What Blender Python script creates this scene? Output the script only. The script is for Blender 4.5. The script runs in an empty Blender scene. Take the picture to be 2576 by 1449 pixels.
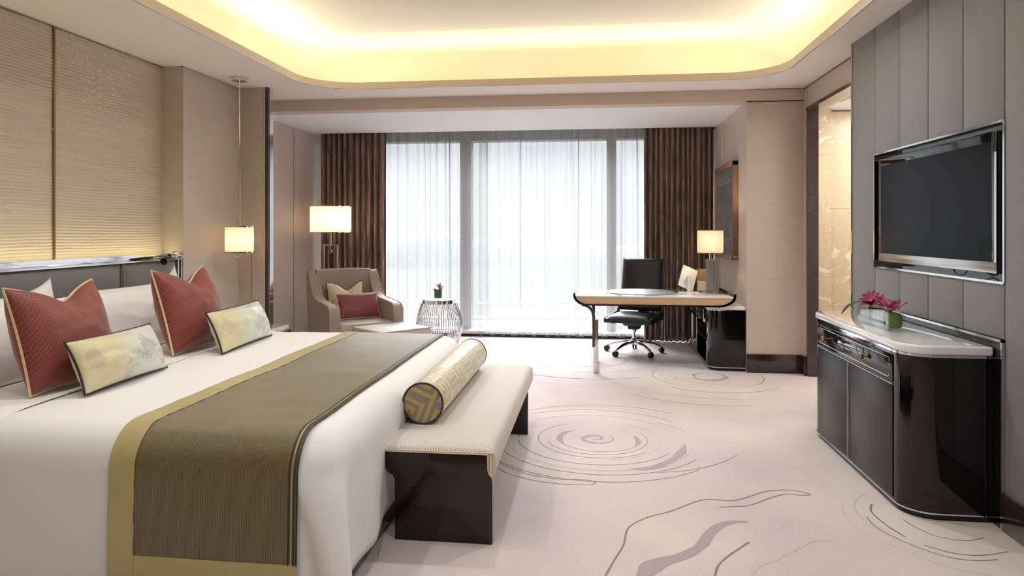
import bpy, bmesh, math, random
from math import sin, cos, pi, radians, sqrt, exp
from mathutils import Vector, Matrix, noise
random.seed(7)
SC = bpy.context.scene
COL = SC.collection

# ------------------------------------------------------------------ camera, sky, exposure
CAMH = 1.4
YAW = radians(6.87)
cam = bpy.data.cameras.new('camera'); cam.sensor_width = 36; cam.lens = 24.0
cam.shift_y = -146.5 / 2576; cam.clip_start = 0.05; cam.clip_end = 3000
camo = bpy.data.objects.new('camera', cam); COL.objects.link(camo)
camo.location = (0, 0, CAMH); camo.rotation_euler = (radians(90), 0, YAW)
SC.camera = camo

W = bpy.data.worlds.new('hazy_sky'); SC.world = W; W.use_nodes = True
W.node_tree.nodes['Background'].inputs['Color'].default_value = (0.93, 0.965, 1.0, 1)
W.node_tree.nodes['Background'].inputs['Strength'].default_value = 0.95

SC.view_settings.view_transform = 'Standard'
SC.view_settings.look = 'None'
SC.view_settings.exposure = 0.38
SC.view_settings.gamma = 1
SC.view_settings.use_curve_mapping = False
SC.cycles.max_bounces = 10
SC.cycles.transparent_max_bounces = 16
SC.cycles.diffuse_bounces = 5
SC.cycles.glossy_bounces = 4
SC.cycles.transmission_bounces = 6
SC.cycles.sample_clamp_indirect = 6
SC.cycles.caustics_reflective = False
SC.cycles.caustics_refractive = False

def area_light(name, loc, size, power, color, aim=(0, 0, -1), sizey=None, spread=180):
    l = bpy.data.lights.new(name, 'AREA'); l.energy = power; l.color = color
    l.shape = 'RECTANGLE'; l.size = size; l.size_y = sizey or size; l.spread = radians(spread)
    o = bpy.data.objects.new(name, l); COL.objects.link(o); o.location = loc
    o.rotation_euler = Vector(aim).to_track_quat('-Z', 'Y').to_euler()
    return o
# the bright hazy part of the sky around the veiled sun, high outside the window
sun = bpy.data.lights.new('veiled_sun', 'SUN'); sun.energy = 20.0; sun.angle = radians(50); sun.color = (0.97, 0.985, 1.0)
suno = bpy.data.objects.new('veiled_sun', sun); COL.objects.link(suno)
suno.rotation_euler = Vector((0.12, -1, -0.9)).to_track_quat('-Z', 'Y').to_euler()
# the window as a sky portal (daylight sampling only)
pt = area_light('window_portal', (-1.1, 9.22, 1.4), 5.0, 1, (1, 1, 1), (0, -1, 0), 2.6)
pt.data.cycles.is_portal = True
# concealed warm LED strips in the ceiling cove: opening x -2.74..1.66, y -0.9..6.46
COVE = (1.0, 0.97, 0.68)
CX0, CX1, CY0, CY1 = -2.74, 1.66, -0.9, 6.46
area_light('cove_strip_back', ((CX0+CX1)/2, CY1+0.13, 2.823), 4.2, 15, COVE, (0, -1.0, .3), 0.025)
area_light('cove_strip_left', (CX0-0.13, (CY0+CY1)/2, 2.823), 6.9, 35, COVE, (1.0, 0, .35), 0.025)
area_light('cove_strip_right', (CX1+0.13, (CY0+CY1)/2, 2.823), 6.9, 28, COVE, (-1.0, 0, .35), 0.025)
# unseen ceiling spots: bed-foot one follows the bench shadow, others added as fill
def spot(name, loc, power, aim, size=110, rad=0.04, color=(0.93, 0.955, 1.0), blend=0.8):
    l = bpy.data.lights.new(name, 'SPOT'); l.energy = power; l.color = color
    l.spot_size = radians(size); l.spot_blend = blend; l.shadow_soft_size = rad
    o = bpy.data.objects.new(name, l); COL.objects.link(o); o.location = loc
    o.rotation_euler = Vector(aim).to_track_quat('-Z', 'Y').to_euler()
    return o
DOWN = [(-0.62, 4.4, 52, 'over the foot of the bed'), (-2.0, 3.2, 40, 'over the pillows, added as fill'), (0.85, 4.4, 54, 'over the open carpet, added as fill'), (-0.6, 1.5, 32, 'over the near side of the bed, added as fill'), (-2.0, 1.0, 26, 'behind the camera, left, added as fill'), (0.85, 1.2, 46, 'behind the camera, right, added as fill')]
for x, y, p, _w in DOWN:
    spot('unseen_downlight_lamp', (x, y, 3.14), p, (0, 0, -1), 150, 0.05)

# ------------------------------------------------------------------ helpers
FW = Vector((-sin(YAW), cos(YAW), 0)); RT = Vector((cos(YAW), sin(YAW), 0))
def ray(px, py):
    return FW + RT * ((px - 1288) / 1717.3) + Vector((0, 0, (578 - py) / 1717.3))
def fp(px, py, z=0.0):           # the point at height z seen at a pixel of the photograph
    d = ray(px, py); t = (z - CAMH) / d.z
    return Vector((d.x*t, d.y*t, z))

def lin(c):
    return tuple((x/255/12.92 if x/255 <= 0.04045 else ((x/255+0.055)/1.055)**2.4) for x in c)

class MB:
    def __init__(s): s.v = []; s.f = []; s.c = []
    def add(s, vs, fs, col=None):
        n = len(s.v); s.v += [tuple(v) for v in vs]
        s.f += [tuple(i+n for i in f) for f in fs]
        s.c += [col]*len(fs)
        return s
    def box(s, x0, y0, z0, x1, y1, z1):
        return s.add([(x0,y0,z0),(x1,y0,z0),(x1,y1,z0),(x0,y1,z0),(x0,y0,z1),(x1,y0,z1),(x1,y1,z1),(x0,y1,z1)],
              [(0,3,2,1),(4,5,6,7),(0,1,5,4),(1,2,6,5),(2,3,7,6),(3,0,4,7)])
    def prism(s, pts, a0, a1, axis='y'):
        n = len(pts)
        def m(p, a):
            return {'y': (p[0], a, p[1]), 'x': (a, p[0], p[1]), 'z': (p[0], p[1], a)}[axis]
        vs = [m(p, a0) for p in pts] + [m(p, a1) for p in pts]
        fs = [tuple(range(n)), tuple(range(2*n-1, n-1, -1))]
        fs += [(i, (i+1) % n, n+(i+1) % n, n+i) for i in range(n)]
        return s.add(vs, fs)
    def tube(s, pts, r, n=8, closed=False, sx=1, sy=1):
        pts = [Vector(p) for p in pts]; m = len(pts)
        rs = r if isinstance(r, (list, tuple)) else [r]*m
        prev = None; rings = []
        for i, p in enumerate(pts):
            a = pts[(i-1) % m] if (closed or i > 0) else p
            b = pts[(i+1) % m] if (closed or i < m-1) else p
            t = (b - a).normalized()
            if prev is None:
                u = t.orthogonal().normalized()
                if abs(t.z) < 0.9: u = t.cross(Vector((0, 0, 1))).normalized()
            else:
                u = (prev - t*prev.dot(t)).normalized()
            prev = u; w = t.cross(u)
            rings.append([p + (u*cos(2*pi*k/n)*sx + w*sin(2*pi*k/n)*sy)*rs[i] for k in range(n)])
        vs = [q for rg in rings for q in rg]; fs = []
        for i in range(m if closed else m-1):
            j = (i+1) % m
            for k in range(n):
                fs.append((i*n+k, i*n+(k+1) % n, j*n+(k+1) % n, j*n+k))
        if not closed:
            fs.append(tuple(range(n-1, -1, -1))); fs.append(tuple((m-1)*n+k for k in range(n)))
        return s.add(vs, fs)
    def lathe(s, prof, c=(0, 0, 0), n=32, axis='z'):
        vs = []; fs = []; m = len(prof)
        for r, z in prof:
            for k in range(n):
                a = 2*pi*k/n
                p = {'z': (r*cos(a), r*sin(a), z), 'y': (r*cos(a), z, r*sin(a)), 'x': (z, r*cos(a), r*sin(a))}[axis]
                vs.append((p[0]+c[0], p[1]+c[1], p[2]+c[2]))
        for i in range(m-1):
            for k in range(n):
                fs.append((i*n+k, i*n+(k+1) % n, (i+1)*n+(k+1) % n, (i+1)*n+k))
        if prof[0][0] > 1e-4: fs.append(tuple(range(n-1, -1, -1)))
        if prof[-1][0] > 1e-4: fs.append(tuple((m-1)*n+k for k in range(n)))
        return s.add(vs, fs)
    def grid(s, fn, nu, nv, colfn=None, closed=False):
        vs = [fn(i/nu, j/nv) for j in range(nv+1) for i in range(nu+1)]
        b = len(s.v); s.v += [tuple(v) for v in vs]
        for j in range(nv):
            for i in range(nu):
                a = b + j*(nu+1)+i
                s.f.append((a, a+1, a+nu+2, a+nu+1))
                s.c.append(colfn((i+.5)/nu, (j+.5)/nv) if colfn else None)
        return s
    def sphere(s, c, r, n=16, m=10, sz=1.0):
        return s.lathe([(max(1e-5, r*sin(pi*i/m)), -r*sz*cos(pi*i/m)) for i in range(m+1)], c, n)
    def xf(s, M):
        s.v = [tuple(M @ Vector(v)) for v in s.v]; return s

MAT = {}
RM = {}
def obj(name, mb, mat, parent=None, bevel=0, seg=2, smooth=True, local=False, merge=True, ang=35, tri=False, kind=None, label=None):
    me = bpy.data.meshes.new(name)
    me.from_pydata(mb.v, [], mb.f)
    if any(c is not None for c in mb.c):
        ca = me.color_attributes.new('Col', 'FLOAT_COLOR', 'CORNER')
        k = 0
        for p, c in zip(me.polygons, mb.c):
            c = c or (1, 1, 1)
            for _ in range(p.loop_total):
                ca.data[k].color = (c[0], c[1], c[2], 1); k += 1
    bm = bmesh.new(); bm.from_mesh(me)
    if merge: bmesh.ops.remove_doubles(bm, verts=bm.verts, dist=1e-5)
    bmesh.ops.recalc_face_normals(bm, faces=bm.faces)
    if bevel:
        es = [e for e in bm.edges if len(e.link_faces) == 2 and e.calc_face_angle(0) > radians(40)]
        bmesh.ops.bevel(bm, geom=es, offset=bevel, segments=seg, affect='EDGES', profile=0.5, clamp_overlap=True)
    bm.to_mesh(me); bm.free()
    if smooth:
        me.shade_smooth(); me.set_sharp_from_angle(angle=radians(ang))
    if isinstance(mat, str): mat = MAT[mat]
    me.materials.append(mat)
    o = bpy.data.objects.new(name, me); COL.objects.link(o)
    if parent is not None:
        o.parent = parent
        RM[o.name] = RM.get(parent.name, Matrix())
        if not local: me.transform(RM[o.name].inverted())
    if kind: o['kind'] = kind
    if label: o['label'] = label
    return o
def tag(o, label, cat, group=None):
    o['label'] = label; o['category'] = cat
    if group: o['group'] = group
    return o
def thing(name, label, cat, loc=(0, 0, 0), rz=0, group=None, rot=None):
    o = bpy.data.objects.new(name, None); COL.objects.link(o)
    o.location = loc; o.rotation_euler = rot.to_euler() if rot is not None else (0, 0, rz)
    RM[o.name] = Matrix.Translation(Vector(loc)) @ (rot if rot is not None else Matrix.Rotation(rz, 4, 'Z'))
    return tag(o, label, cat, group)
def struct(name, mb, mat, **k):
    o = obj(name, mb, mat, **k); o['kind'] = 'structure'; return o

def rrect(x0, y0, x1, y1, r, n=8, corners=(1, 1, 1, 1)):
    pts = []
    for (cx, cy, a0, on) in ((x1-r, y0+r, -90, corners[0]), (x1-r, y1-r, 0, corners[1]), (x0+r, y1-r, 90, corners[2]), (x0+r, y0+r, 180, corners[3])):
        if on:
            for k in range(n+1):
                a = radians(a0+90*k/n); pts.append((cx+r*cos(a), cy+r*sin(a)))
        else:
            a = radians(a0+45); pts.append((cx+r*(1 if cos(a) > 0 else -1), cy+r*(1 if sin(a) > 0 else -1)))
    return pts

# ------------------------------------------------------------------ materials
def new_mat(name):
    m = bpy.data.materials.new(name); m.use_nodes = True
    MAT[name] = m
    nt = m.node_tree; b = nt.nodes['Principled BSDF']
    return m, nt, b
def N(nt, t, **kw):
    n = nt.nodes.new(t)
    for k, v in kw.items():
        if k in n.inputs: n.inputs[k].default_value = v
        else: setattr(n, k, v)
    return n
def coords(nt, scale=(1, 1, 1), rot=(0, 0, 0), kind='Object'):
    tc = nt.nodes.new('ShaderNodeTexCoord'); mp = nt.nodes.new('ShaderNodeMapping')
    mp.inputs['Scale'].default_value = scale; mp.inputs['Rotation'].default_value = rot
    nt.links.new(tc.outputs[kind], mp.inputs['Vector']); return mp.outputs['Vector']
def simple(name, rgb, rough=0.5, metal=0, coat=0, sheen=0, spec=0.5, var=0.0, vscale=(6, 6, 6), bump=0.0, bscale=(80, 80, 80), trans=0, ior=1.5, emit=None, es=0, vcol=False, detail=3, bdist=0.002):
    m, nt, b = new_mat(name)
    c = lin(rgb)
    b.inputs['Base Color'].default_value = (*c, 1)
    b.inputs['Roughness'].default_value = rough; b.inputs['Metallic'].default_value = metal
    b.inputs['Coat Weight'].default_value = coat; b.inputs['Coat Roughness'].default_value = 0.03
    b.inputs['Sheen Weight'].default_value = sheen; b.inputs['Sheen Roughness'].default_value = 0.4
    b.inputs['Specular IOR Level'].default_value = spec; b.inputs['IOR'].default_value = ior
    b.inputs['Transmission Weight'].default_value = trans
    if vcol:
        a = N(nt, 'ShaderNodeVertexColor', layer_name='Col'); nt.links.new(a.outputs['Color'], b.inputs['Base Color'])
    elif var:
        t = N(nt, 'ShaderNodeTexNoise', Scale=1.0, Detail=detail); nt.links.new(coords(nt, vscale), t.inputs['Vector'])
        r = N(nt, 'ShaderNodeValToRGB')
        r.color_ramp.elements[0].position = 0.3; r.color_ramp.elements[1].position = 0.7
        r.color_ramp.elements[0].color = (*[x*(1-var) for x in c], 1); r.color_ramp.elements[1].color = (*[min(1, x*(1+var)) for x in c], 1)
        nt.links.new(t.outputs['Fac'], r.inputs['Fac']); nt.links.new(r.outputs['Color'], b.inputs['Base Color'])
    if bump:
        t = N(nt, 'ShaderNodeTexNoise', Scale=1.0, Detail=2.0); nt.links.new(coords(nt, bscale), t.inputs['Vector'])
        bp = N(nt, 'ShaderNodeBump', Strength=bump, Distance=bdist)
        nt.links.new(t.outputs['Fac'], bp.inputs['Height']); nt.links.new(bp.outputs['Normal'], b.inputs['Normal'])
    if emit:
        b.inputs['Emission Color'].default_value = (*lin(emit), 1); b.inputs['Emission Strength'].default_value = es
    return m

simple('wallpaper', (197, 182, 171), 0.42, sheen=0.35, var=0.06, vscale=(3, 3, 160), bump=0.25, bscale=(30, 30, 500))
simple('soffit_paint', (242, 236, 230), 0.8)
simple('white_paint', (244, 243, 242), 0.8)
simple('beam_paint', (212, 194, 180), 0.7)
simple('cove_paint', (236, 230, 215), 0.8)
simple('tray_paint', (224, 214, 205), 0.8)
simple('dark_wood', (48, 30, 27), 0.18, coat=0.6, var=0.35, vscale=(3, 3, 30))
simple('black_lacquer', (12, 9, 9), 0.08, coat=0.8, spec=0.1)
simple('door_black', (34, 33, 34), 0.32, spec=0.35)
simple('brown_lacquer', (30, 17, 15), 0.10, coat=0.8, spec=0.1, var=0.3, vscale=(1.5, 1.5, 9))
simple('black_matte', (12, 12, 12), 0.5)
simple('chrome', (225, 225, 228), 0.07, metal=1)
simple('brushed', (205, 205, 205), 0.22, metal=1)
simple('gold_trim', (150, 118, 84), 0.35, metal=1)
simple('grey_leather', (104, 102, 104), 0.45)
simple('sheet', (240, 238, 238), 0.75, sheen=0.1, bump=0.12, bscale=(9, 9, 9), bdist=0.01)
simple('duvet_cotton', (240, 238, 239), 0.75, sheen=0.1, bump=0.10, bscale=(5, 5, 5), bdist=0.015)
simple('khaki_satin', (186, 172, 122), 0.32, sheen=0.4, bump=0.3, bscale=(30, 12, 12), bdist=0.004)
simple('cream_piping', (222, 200, 150), 0.5)
simple('taupe_piping', (176, 156, 134), 0.6)
simple('dark_piping', (50, 42, 40), 0.6)
simple('red_weave', (150, 60, 50), 0.5, sheen=0.35, vcol=True, bump=0.2, bscale=(120, 120, 120))
simple('satin_print', (220, 210, 170), 0.35, sheen=0.3, vcol=True, bump=0.35, bscale=(24, 24, 24), bdist=0.006)
simple('key_weave', (200, 180, 120), 0.35, sheen=0.25, vcol=True)
simple('plum_fabric', (128, 62, 68), 0.55, sheen=0.4, bump=0.6, bscale=(60, 60, 60), bdist=0.004)
simple('marble_white', (238, 239, 241), 0.06, coat=1.0, var=0.05, vscale=(3, 3, 3), detail=8)
simple('glass_white', (238, 238, 238), 0.05, coat=1.0)
simple('black_leather', (20, 19, 19), 0.38, bump=0.15, bscale=(200, 200, 200))
simple('black_plastic', (24, 24, 25), 0.4)
simple('tv_screen', (5, 5, 6), 0.12, spec=0.05)
simple('tablet_shell', (225, 223, 220), 0.35)
simple('copper_frame', (176, 138, 118), 0.35, metal=0.4)
simple('grey_art', (128, 132, 134), 0.3, coat=0.25, var=0.3, vscale=(2, 2, 9), detail=6)
simple('art_light', (190, 190, 188), 0.3, coat=0.8)
simple('art_pale', (142, 152, 148), 0.3, coat=0.8)
simple('leaf', (62, 92, 34), 0.4, var=0.25, vscale=(40, 40, 40))
simple('vase_leaf', (96, 120, 40), 0.4, var=0.3, vscale=(8, 8, 30))
simple('petal', (176, 72, 122), 0.45, sheen=0.3, var=0.25, vscale=(60, 60, 60))
simple('petal_light', (196, 118, 170), 0.45, sheen=0.3, var=0.2, vscale=(60, 60, 60))
simple('petal_core', (206, 110, 70), 0.5)
simple('tan_box', (150, 112, 92), 0.5)
simple('cream_box', (200, 182, 155), 0.4)
simple('paper', (220, 220, 218), 0.6)
simple('crystal_dot', (255, 252, 244), 0.2, spec=1.0, coat=1.0)
simple('hill', (96, 101, 103), 1.0)
simple('lowland', (72, 76, 74), 1.0, var=0.06, vscale=(.004, .004, .004))
simple('mullion', (160, 160, 163), 0.5)
simple('sill', (235, 235, 235), 0.5)

# shades that glow from the bulb inside
def shade_mat(name, rgb, e, es, rgb_e):
    m, nt, b = new_mat(name); nt.nodes.remove(b); out = nt.nodes['Material Output']
    d_ = N(nt, 'ShaderNodeBsdfDiffuse', Color=(*lin(rgb), 1)); t_ = N(nt, 'ShaderNodeBsdfTranslucent', Color=(*lin(rgb_e), 1))
    x_ = N(nt, 'ShaderNodeMixShader'); x_.inputs[0].default_value = es
    nt.links.new(d_.outputs[0], x_.inputs[1]); nt.links.new(t_.outputs[0], x_.inputs[2]); nt.links.new(x_.outputs[0], out.inputs['Surface'])
simple('lit_bulb', (255, 240, 210), 0.5, emit=(255, 225, 170), es=3.0)
shade_mat('pendant_shade', (236, 224, 190), 1, 0.07, (255, 246, 222))
shade_mat('floor_shade', (240, 228, 205), 1, 0.10, (255, 244, 226))
shade_mat('desk_shade', (236, 222, 196), 1, 0.14, (255, 236, 205))

# clear glass
def glass(name, rgb, rough=0.0, tint=0.92):
    m, nt, b = new_mat(name); nt.nodes.remove(b)
    out = nt.nodes['Material Output']
    tr = N(nt, 'ShaderNodeBsdfTransparent', Color=(*[x*tint for x in lin(rgb)], 1))
    gl = N(nt, 'ShaderNodeBsdfGlossy', Roughness=rough, Color=(1, 1, 1, 1))
    lw_ = N(nt, 'ShaderNodeLayerWeight', Blend=0.5); pw = N(nt, 'ShaderNodeMath', operation='POWER'); pw.inputs[1].default_value = 4
    fr = N(nt, 'ShaderNodeMath', operation='MULTIPLY_ADD'); fr.inputs[1].default_value = 0.6; fr.inputs[2].default_value = 0.035
    nt.links.new(lw_.outputs['Facing'], pw.inputs[0]); nt.links.new(pw.outputs[0], fr.inputs[0]); mx = N(nt, 'ShaderNodeMixShader')
    nt.links.new(fr.outputs[0], mx.inputs[0]); nt.links.new(tr.outputs[0], mx.inputs[1]); nt.links.new(gl.outputs[0], mx.inputs[2])
    nt.links.new(mx.outputs[0], out.inputs['Surface']); return m
glass('clear_glass', (253, 254, 254), tint=0.985); glass('window_glass', (252, 253, 254), tint=1.0)
simple('crystal', (250, 250, 250), 0.0, trans=1.0, ior=1.5, spec=0.6)

# sheer voile
m, nt, b = new_mat('voile'); nt.nodes.remove(b)
out = nt.nodes['Material Output']
tr = N(nt, 'ShaderNodeBsdfTransparent', Color=(1, 1, 1, 1))
tl = N(nt, 'ShaderNodeBsdfTranslucent', Color=(0.42, 0.42, 0.42, 1)); df = N(nt, 'ShaderNodeBsdfDiffuse', Color=(0.6, 0.6, 0.6, 1))
m1 = N(nt, 'ShaderNodeMixShader'); m1.inputs[0].default_value = 0.3
m2 = N(nt, 'ShaderNodeMixShader')
lw = N(nt, 'ShaderNodeLayerWeight', Blend=0.35)
mr = N(nt, 'ShaderNodeMapRange'); mr.inputs['From Min'].default_value = 0.0; mr.inputs['From Max'].default_value = 1.0
mr.inputs['To Min'].default_value = 0.36; mr.inputs['To Max'].default_value = 0.95
tx = N(nt, 'ShaderNodeTexNoise', Scale=1.0, Detail=2.0); nt.links.new(coords(nt, (70, 70, 5)), tx.inputs['Vector'])
ad = N(nt, 'ShaderNodeMath', operation='MULTIPLY_ADD'); ad.inputs[1].default_value = 0.10; 
nt.links.new(lw.outputs['Facing'], mr.inputs['Value'])
nt.links.new(tx.outputs['Fac'], ad.inputs[0]); nt.links.new(mr.outputs[0], ad.inputs[2])
sb = N(nt, 'ShaderNodeMath', operation='SUBTRACT'); sb.inputs[1].default_value = 0.05; sb.use_clamp = True
nt.links.new(ad.outputs[0], sb.inputs[0])
nt.links.new(df.outputs[0], m1.inputs[1]); nt.links.new(tl.outputs[0], m1.inputs[2])
nt.links.new(sb.outputs[0], m2.inputs[0]); nt.links.new(tr.outputs[0], m2.inputs[1]); nt.links.new(m1.outputs[0], m2.inputs[2])
nt.links.new(m2.outputs[0], out.inputs['Surface'])

# drape: brown crushed satin with vertical crinkle
m, nt, b = new_mat('drape')
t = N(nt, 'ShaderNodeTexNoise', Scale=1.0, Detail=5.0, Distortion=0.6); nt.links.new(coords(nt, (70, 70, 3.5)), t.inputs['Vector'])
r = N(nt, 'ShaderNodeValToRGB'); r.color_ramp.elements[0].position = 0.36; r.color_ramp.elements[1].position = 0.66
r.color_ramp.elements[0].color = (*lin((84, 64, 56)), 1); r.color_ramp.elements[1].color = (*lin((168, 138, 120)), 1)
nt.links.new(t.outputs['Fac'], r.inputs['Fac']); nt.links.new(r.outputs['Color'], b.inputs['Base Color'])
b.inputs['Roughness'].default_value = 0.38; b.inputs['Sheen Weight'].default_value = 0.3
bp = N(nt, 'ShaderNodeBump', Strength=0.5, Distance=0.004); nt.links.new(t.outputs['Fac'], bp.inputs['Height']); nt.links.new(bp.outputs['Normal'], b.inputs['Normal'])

# woven basket fabrics (two crossed waves)
def weave(name, c1, c2, sx, sy, rough=0.6, sheen=0.2, ax=('X', 'Y'), strength=0.6, dist=0.003, lo=0.25, hi=0.75, kind='Object', coat=0):
    m, nt, b = new_mat(name)
    v = coords(nt, kind=kind)
    sep = N(nt, 'ShaderNodeSeparateXYZ'); nt.links.new(v, sep.inputs[0])
    def wv(axis, k, ph=0):
        mu = N(nt, 'ShaderNodeMath', operation='MULTIPLY'); mu.inputs[1].default_value = k*2*pi
        nt.links.new(sep.outputs[axis], mu.inputs[0])
        s_ = N(nt, 'ShaderNodeMath', operation='SINE'); nt.links.new(mu.outputs[0], s_.inputs[0]); return s_
    a = wv(ax[0], sx); 
    pr = N(nt, 'ShaderNodeMath', operation='MULTIPLY')
    if ax[1]:
        bb = wv(ax[1], sy); nt.links.new(a.outputs[0], pr.inputs[0]); nt.links.new(bb.outputs[0], pr.inputs[1])
    else:
        nt.links.new(a.outputs[0], pr.inputs[0]); pr.inputs[1].default_value = 1
    ma = N(nt, 'ShaderNodeMath', operation='MULTIPLY_ADD'); ma.inputs[1].default_value = .5; ma.inputs[2].default_value = .5
    nt.links.new(pr.outputs[0], ma.inputs[0])
    r = N(nt, 'ShaderNodeValToRGB'); r.color_ramp.elements[0].position = lo; r.color_ramp.elements[1].position = hi
    r.color_ramp.elements[0].color = (*lin(c1), 1); r.color_ramp.elements[1].color = (*lin(c2), 1)
    nt.links.new(ma.outputs[0], r.inputs['Fac']); nt.links.new(r.outputs['Color'], b.inputs['Base Color'])
    b.inputs['Roughness'].default_value = rough; b.inputs['Sheen Weight'].default_value = sheen; b.inputs['Coat Weight'].default_value = coat
    bp = N(nt, 'ShaderNodeBump', Strength=strength, Distance=dist); nt.links.new(ma.outputs[0], bp.inputs['Height']); nt.links.new(bp.outputs['Normal'], b.inputs['Normal'])
    return m
weave('bench_weave', (172, 160, 154), (242, 235, 231), 80, 80, 0.6, 0.2)
weave('chair_weave', (150, 132, 122), (178, 162, 154), 90, 90, 0.6, 0.2, ax=('X', 'Z'))
weave('seat_weave', (172, 160, 155), (190, 180, 176), 80, 80, 0.6, 0.2, ax=('X', 'Y'), strength=.2)
weave('wall_weave', (102, 101, 104), (122, 120, 122), 85, 85, 0.5, 0.3, ax=('Y', 'Z'), strength=.35, lo=.1, hi=.5)
weave('desk_weave', (186, 152, 116), (216, 186, 152), 60, 60, 0.5, 0.2, ax=('X', 'Z'), strength=.4)
weave('runner_weave', (80, 69, 39), (126, 110, 66), 150, 0, 0.42, 0.5, ax=('X', None), strength=.5, dist=.0015)
weave('plinth_weave', (38, 28, 26), (62, 48, 44), 160, 0, 0.2, 0.0, ax=('Y', None), strength=.2, coat=.8)

# left feature wall ribs
simple('rib_panel', (204, 188, 172), 0.42, sheen=0.2, var=0.06, vscale=(2, 2, 40))

# carpet
m, nt, b = new_mat('carpet')
t1 = N(nt, 'ShaderNodeTexNoise', Scale=0.9, Detail=4.0); nt.links.new(coords(nt, (1, 1, 1)), t1.inputs['Vector'])
r = N(nt, 'ShaderNodeValToRGB'); r.color_ramp.elements[0].position = 0.34; r.color_ramp.elements[1].position = 0.66
r.color_ramp.elements[0].color = (*lin((204, 190, 195)), 1); r.color_ramp.elements[1].color = (*lin((226, 214, 209)), 1)
t2 = N(nt, 'ShaderNodeTexNoise', Scale=150.0, Detail=2.0)
nt.links.new(coords(nt), t2.inputs['Vector'])
mx = N(nt, 'ShaderNodeMix', data_type='RGBA', blend_type='MULTIPLY'); mx.inputs[0].default_value = 0.5
r2 = N(nt, 'ShaderNodeValToRGB'); r2.color_ramp.elements[0].color = (.72, .72, .72, 1); r2.color_ramp.elements[1].color = (1.15, 1.15, 1.15, 1)
r2.color_ramp.elements[0].position = .3; r2.color_ramp.elements[1].position = .7
nt.links.new(t1.outputs['Fac'], r.inputs['Fac']); nt.links.new(t2.outputs['Fac'], r2.inputs['Fac'])
nt.links.new(r.outputs['Color'], mx.inputs[6]); nt.links.new(r2.outputs['Color'], mx.inputs[7])
nt.links.new(mx.outputs[2], b.inputs['Base Color'])
b.inputs['Roughness'].default_value = 0.95; b.inputs['Sheen Weight'].default_value = 0.25; b.inputs['Specular IOR Level'].default_value = 0.1
bp = N(nt, 'ShaderNodeBump', Strength=0.5, Distance=0.004); nt.links.new(t2.outputs['Fac'], bp.inputs['Height']); nt.links.new(bp.outputs['Normal'], b.inputs['Normal'])
simple('carpet_mauve', (178, 163, 166), 0.95, bump=0.5, bscale=(150, 150, 150), var=0.08, vscale=(100, 100, 100), spec=.1)
simple('carpet_pale', (206, 193, 193), 0.95, bump=0.5, bscale=(150, 150, 150), spec=.1)
simple('carpet_groove', (148, 132, 126), 0.95, spec=.1)

# veined beige marble
m, nt, b = new_mat('beige_marble')
vec = coords(nt, (1, 1, 1))
nz = N(nt, 'ShaderNodeTexNoise', Scale=2.0, Detail=6.0); nt.links.new(vec, nz.inputs['Vector'])
va = N(nt, 'ShaderNodeVectorMath', operation='MULTIPLY_ADD'); nt.links.new(nz.outputs['Color'], va.inputs[0]); va.inputs[1].default_value = (.9, .9, .9); nt.links.new(vec, va.inputs[2])
vo = N(nt, 'ShaderNodeTexVoronoi', feature='DISTANCE_TO_EDGE', Scale=9.0); nt.links.new(va.outputs[0], vo.inputs['Vector'])
r = N(nt, 'ShaderNodeValToRGB'); r.color_ramp.elements[0].position = 0.0; r.color_ramp.elements[1].position = 0.035
r.color_ramp.elements[0].color = (*lin((192, 170, 140)), 1); r.color_ramp.elements[1].color = (*lin((208, 190, 160)), 1)
nt.links.new(vo.outputs['Distance'], r.inputs['Fac'])
n2 = N(nt, 'ShaderNodeTexNoise', Scale=3.5, Detail=8.0, Distortion=1.5); nt.links.new(va.outputs[0], n2.inputs['Vector'])
r2 = N(nt, 'ShaderNodeValToRGB'); r2.color_ramp.elements[0].position = 0.60; r2.color_ramp.elements[1].position = 0.66
r2.color_ramp.elements[0].color = (0, 0, 0, 1); r2.color_ramp.elements[1].color = (1, 1, 1, 1); nt.links.new(n2.outputs['Fac'], r2.inputs['Fac'])
mx = N(nt, 'ShaderNodeMix', data_type='RGBA'); nt.links.new(r2.outputs['Color'], mx.inputs[0]); nt.links.new(r.outputs['Color'], mx.inputs[6]); mx.inputs[7].default_value = (*lin((232, 222, 205)), 1)
nt.links.new(mx.outputs[2], b.inputs['Base Color']); b.inputs['Roughness'].default_value = 0.3

# ------------------------------------------------------------------ room shell
CZ = 2.78; BZ = 2.66
XL, XR = -3.44, 2.03
floor_o = struct('floor', MB().box(-5.2, -2.1, -0.1, 4.2, 9.3, 0), 'carpet', smooth=False)

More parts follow.
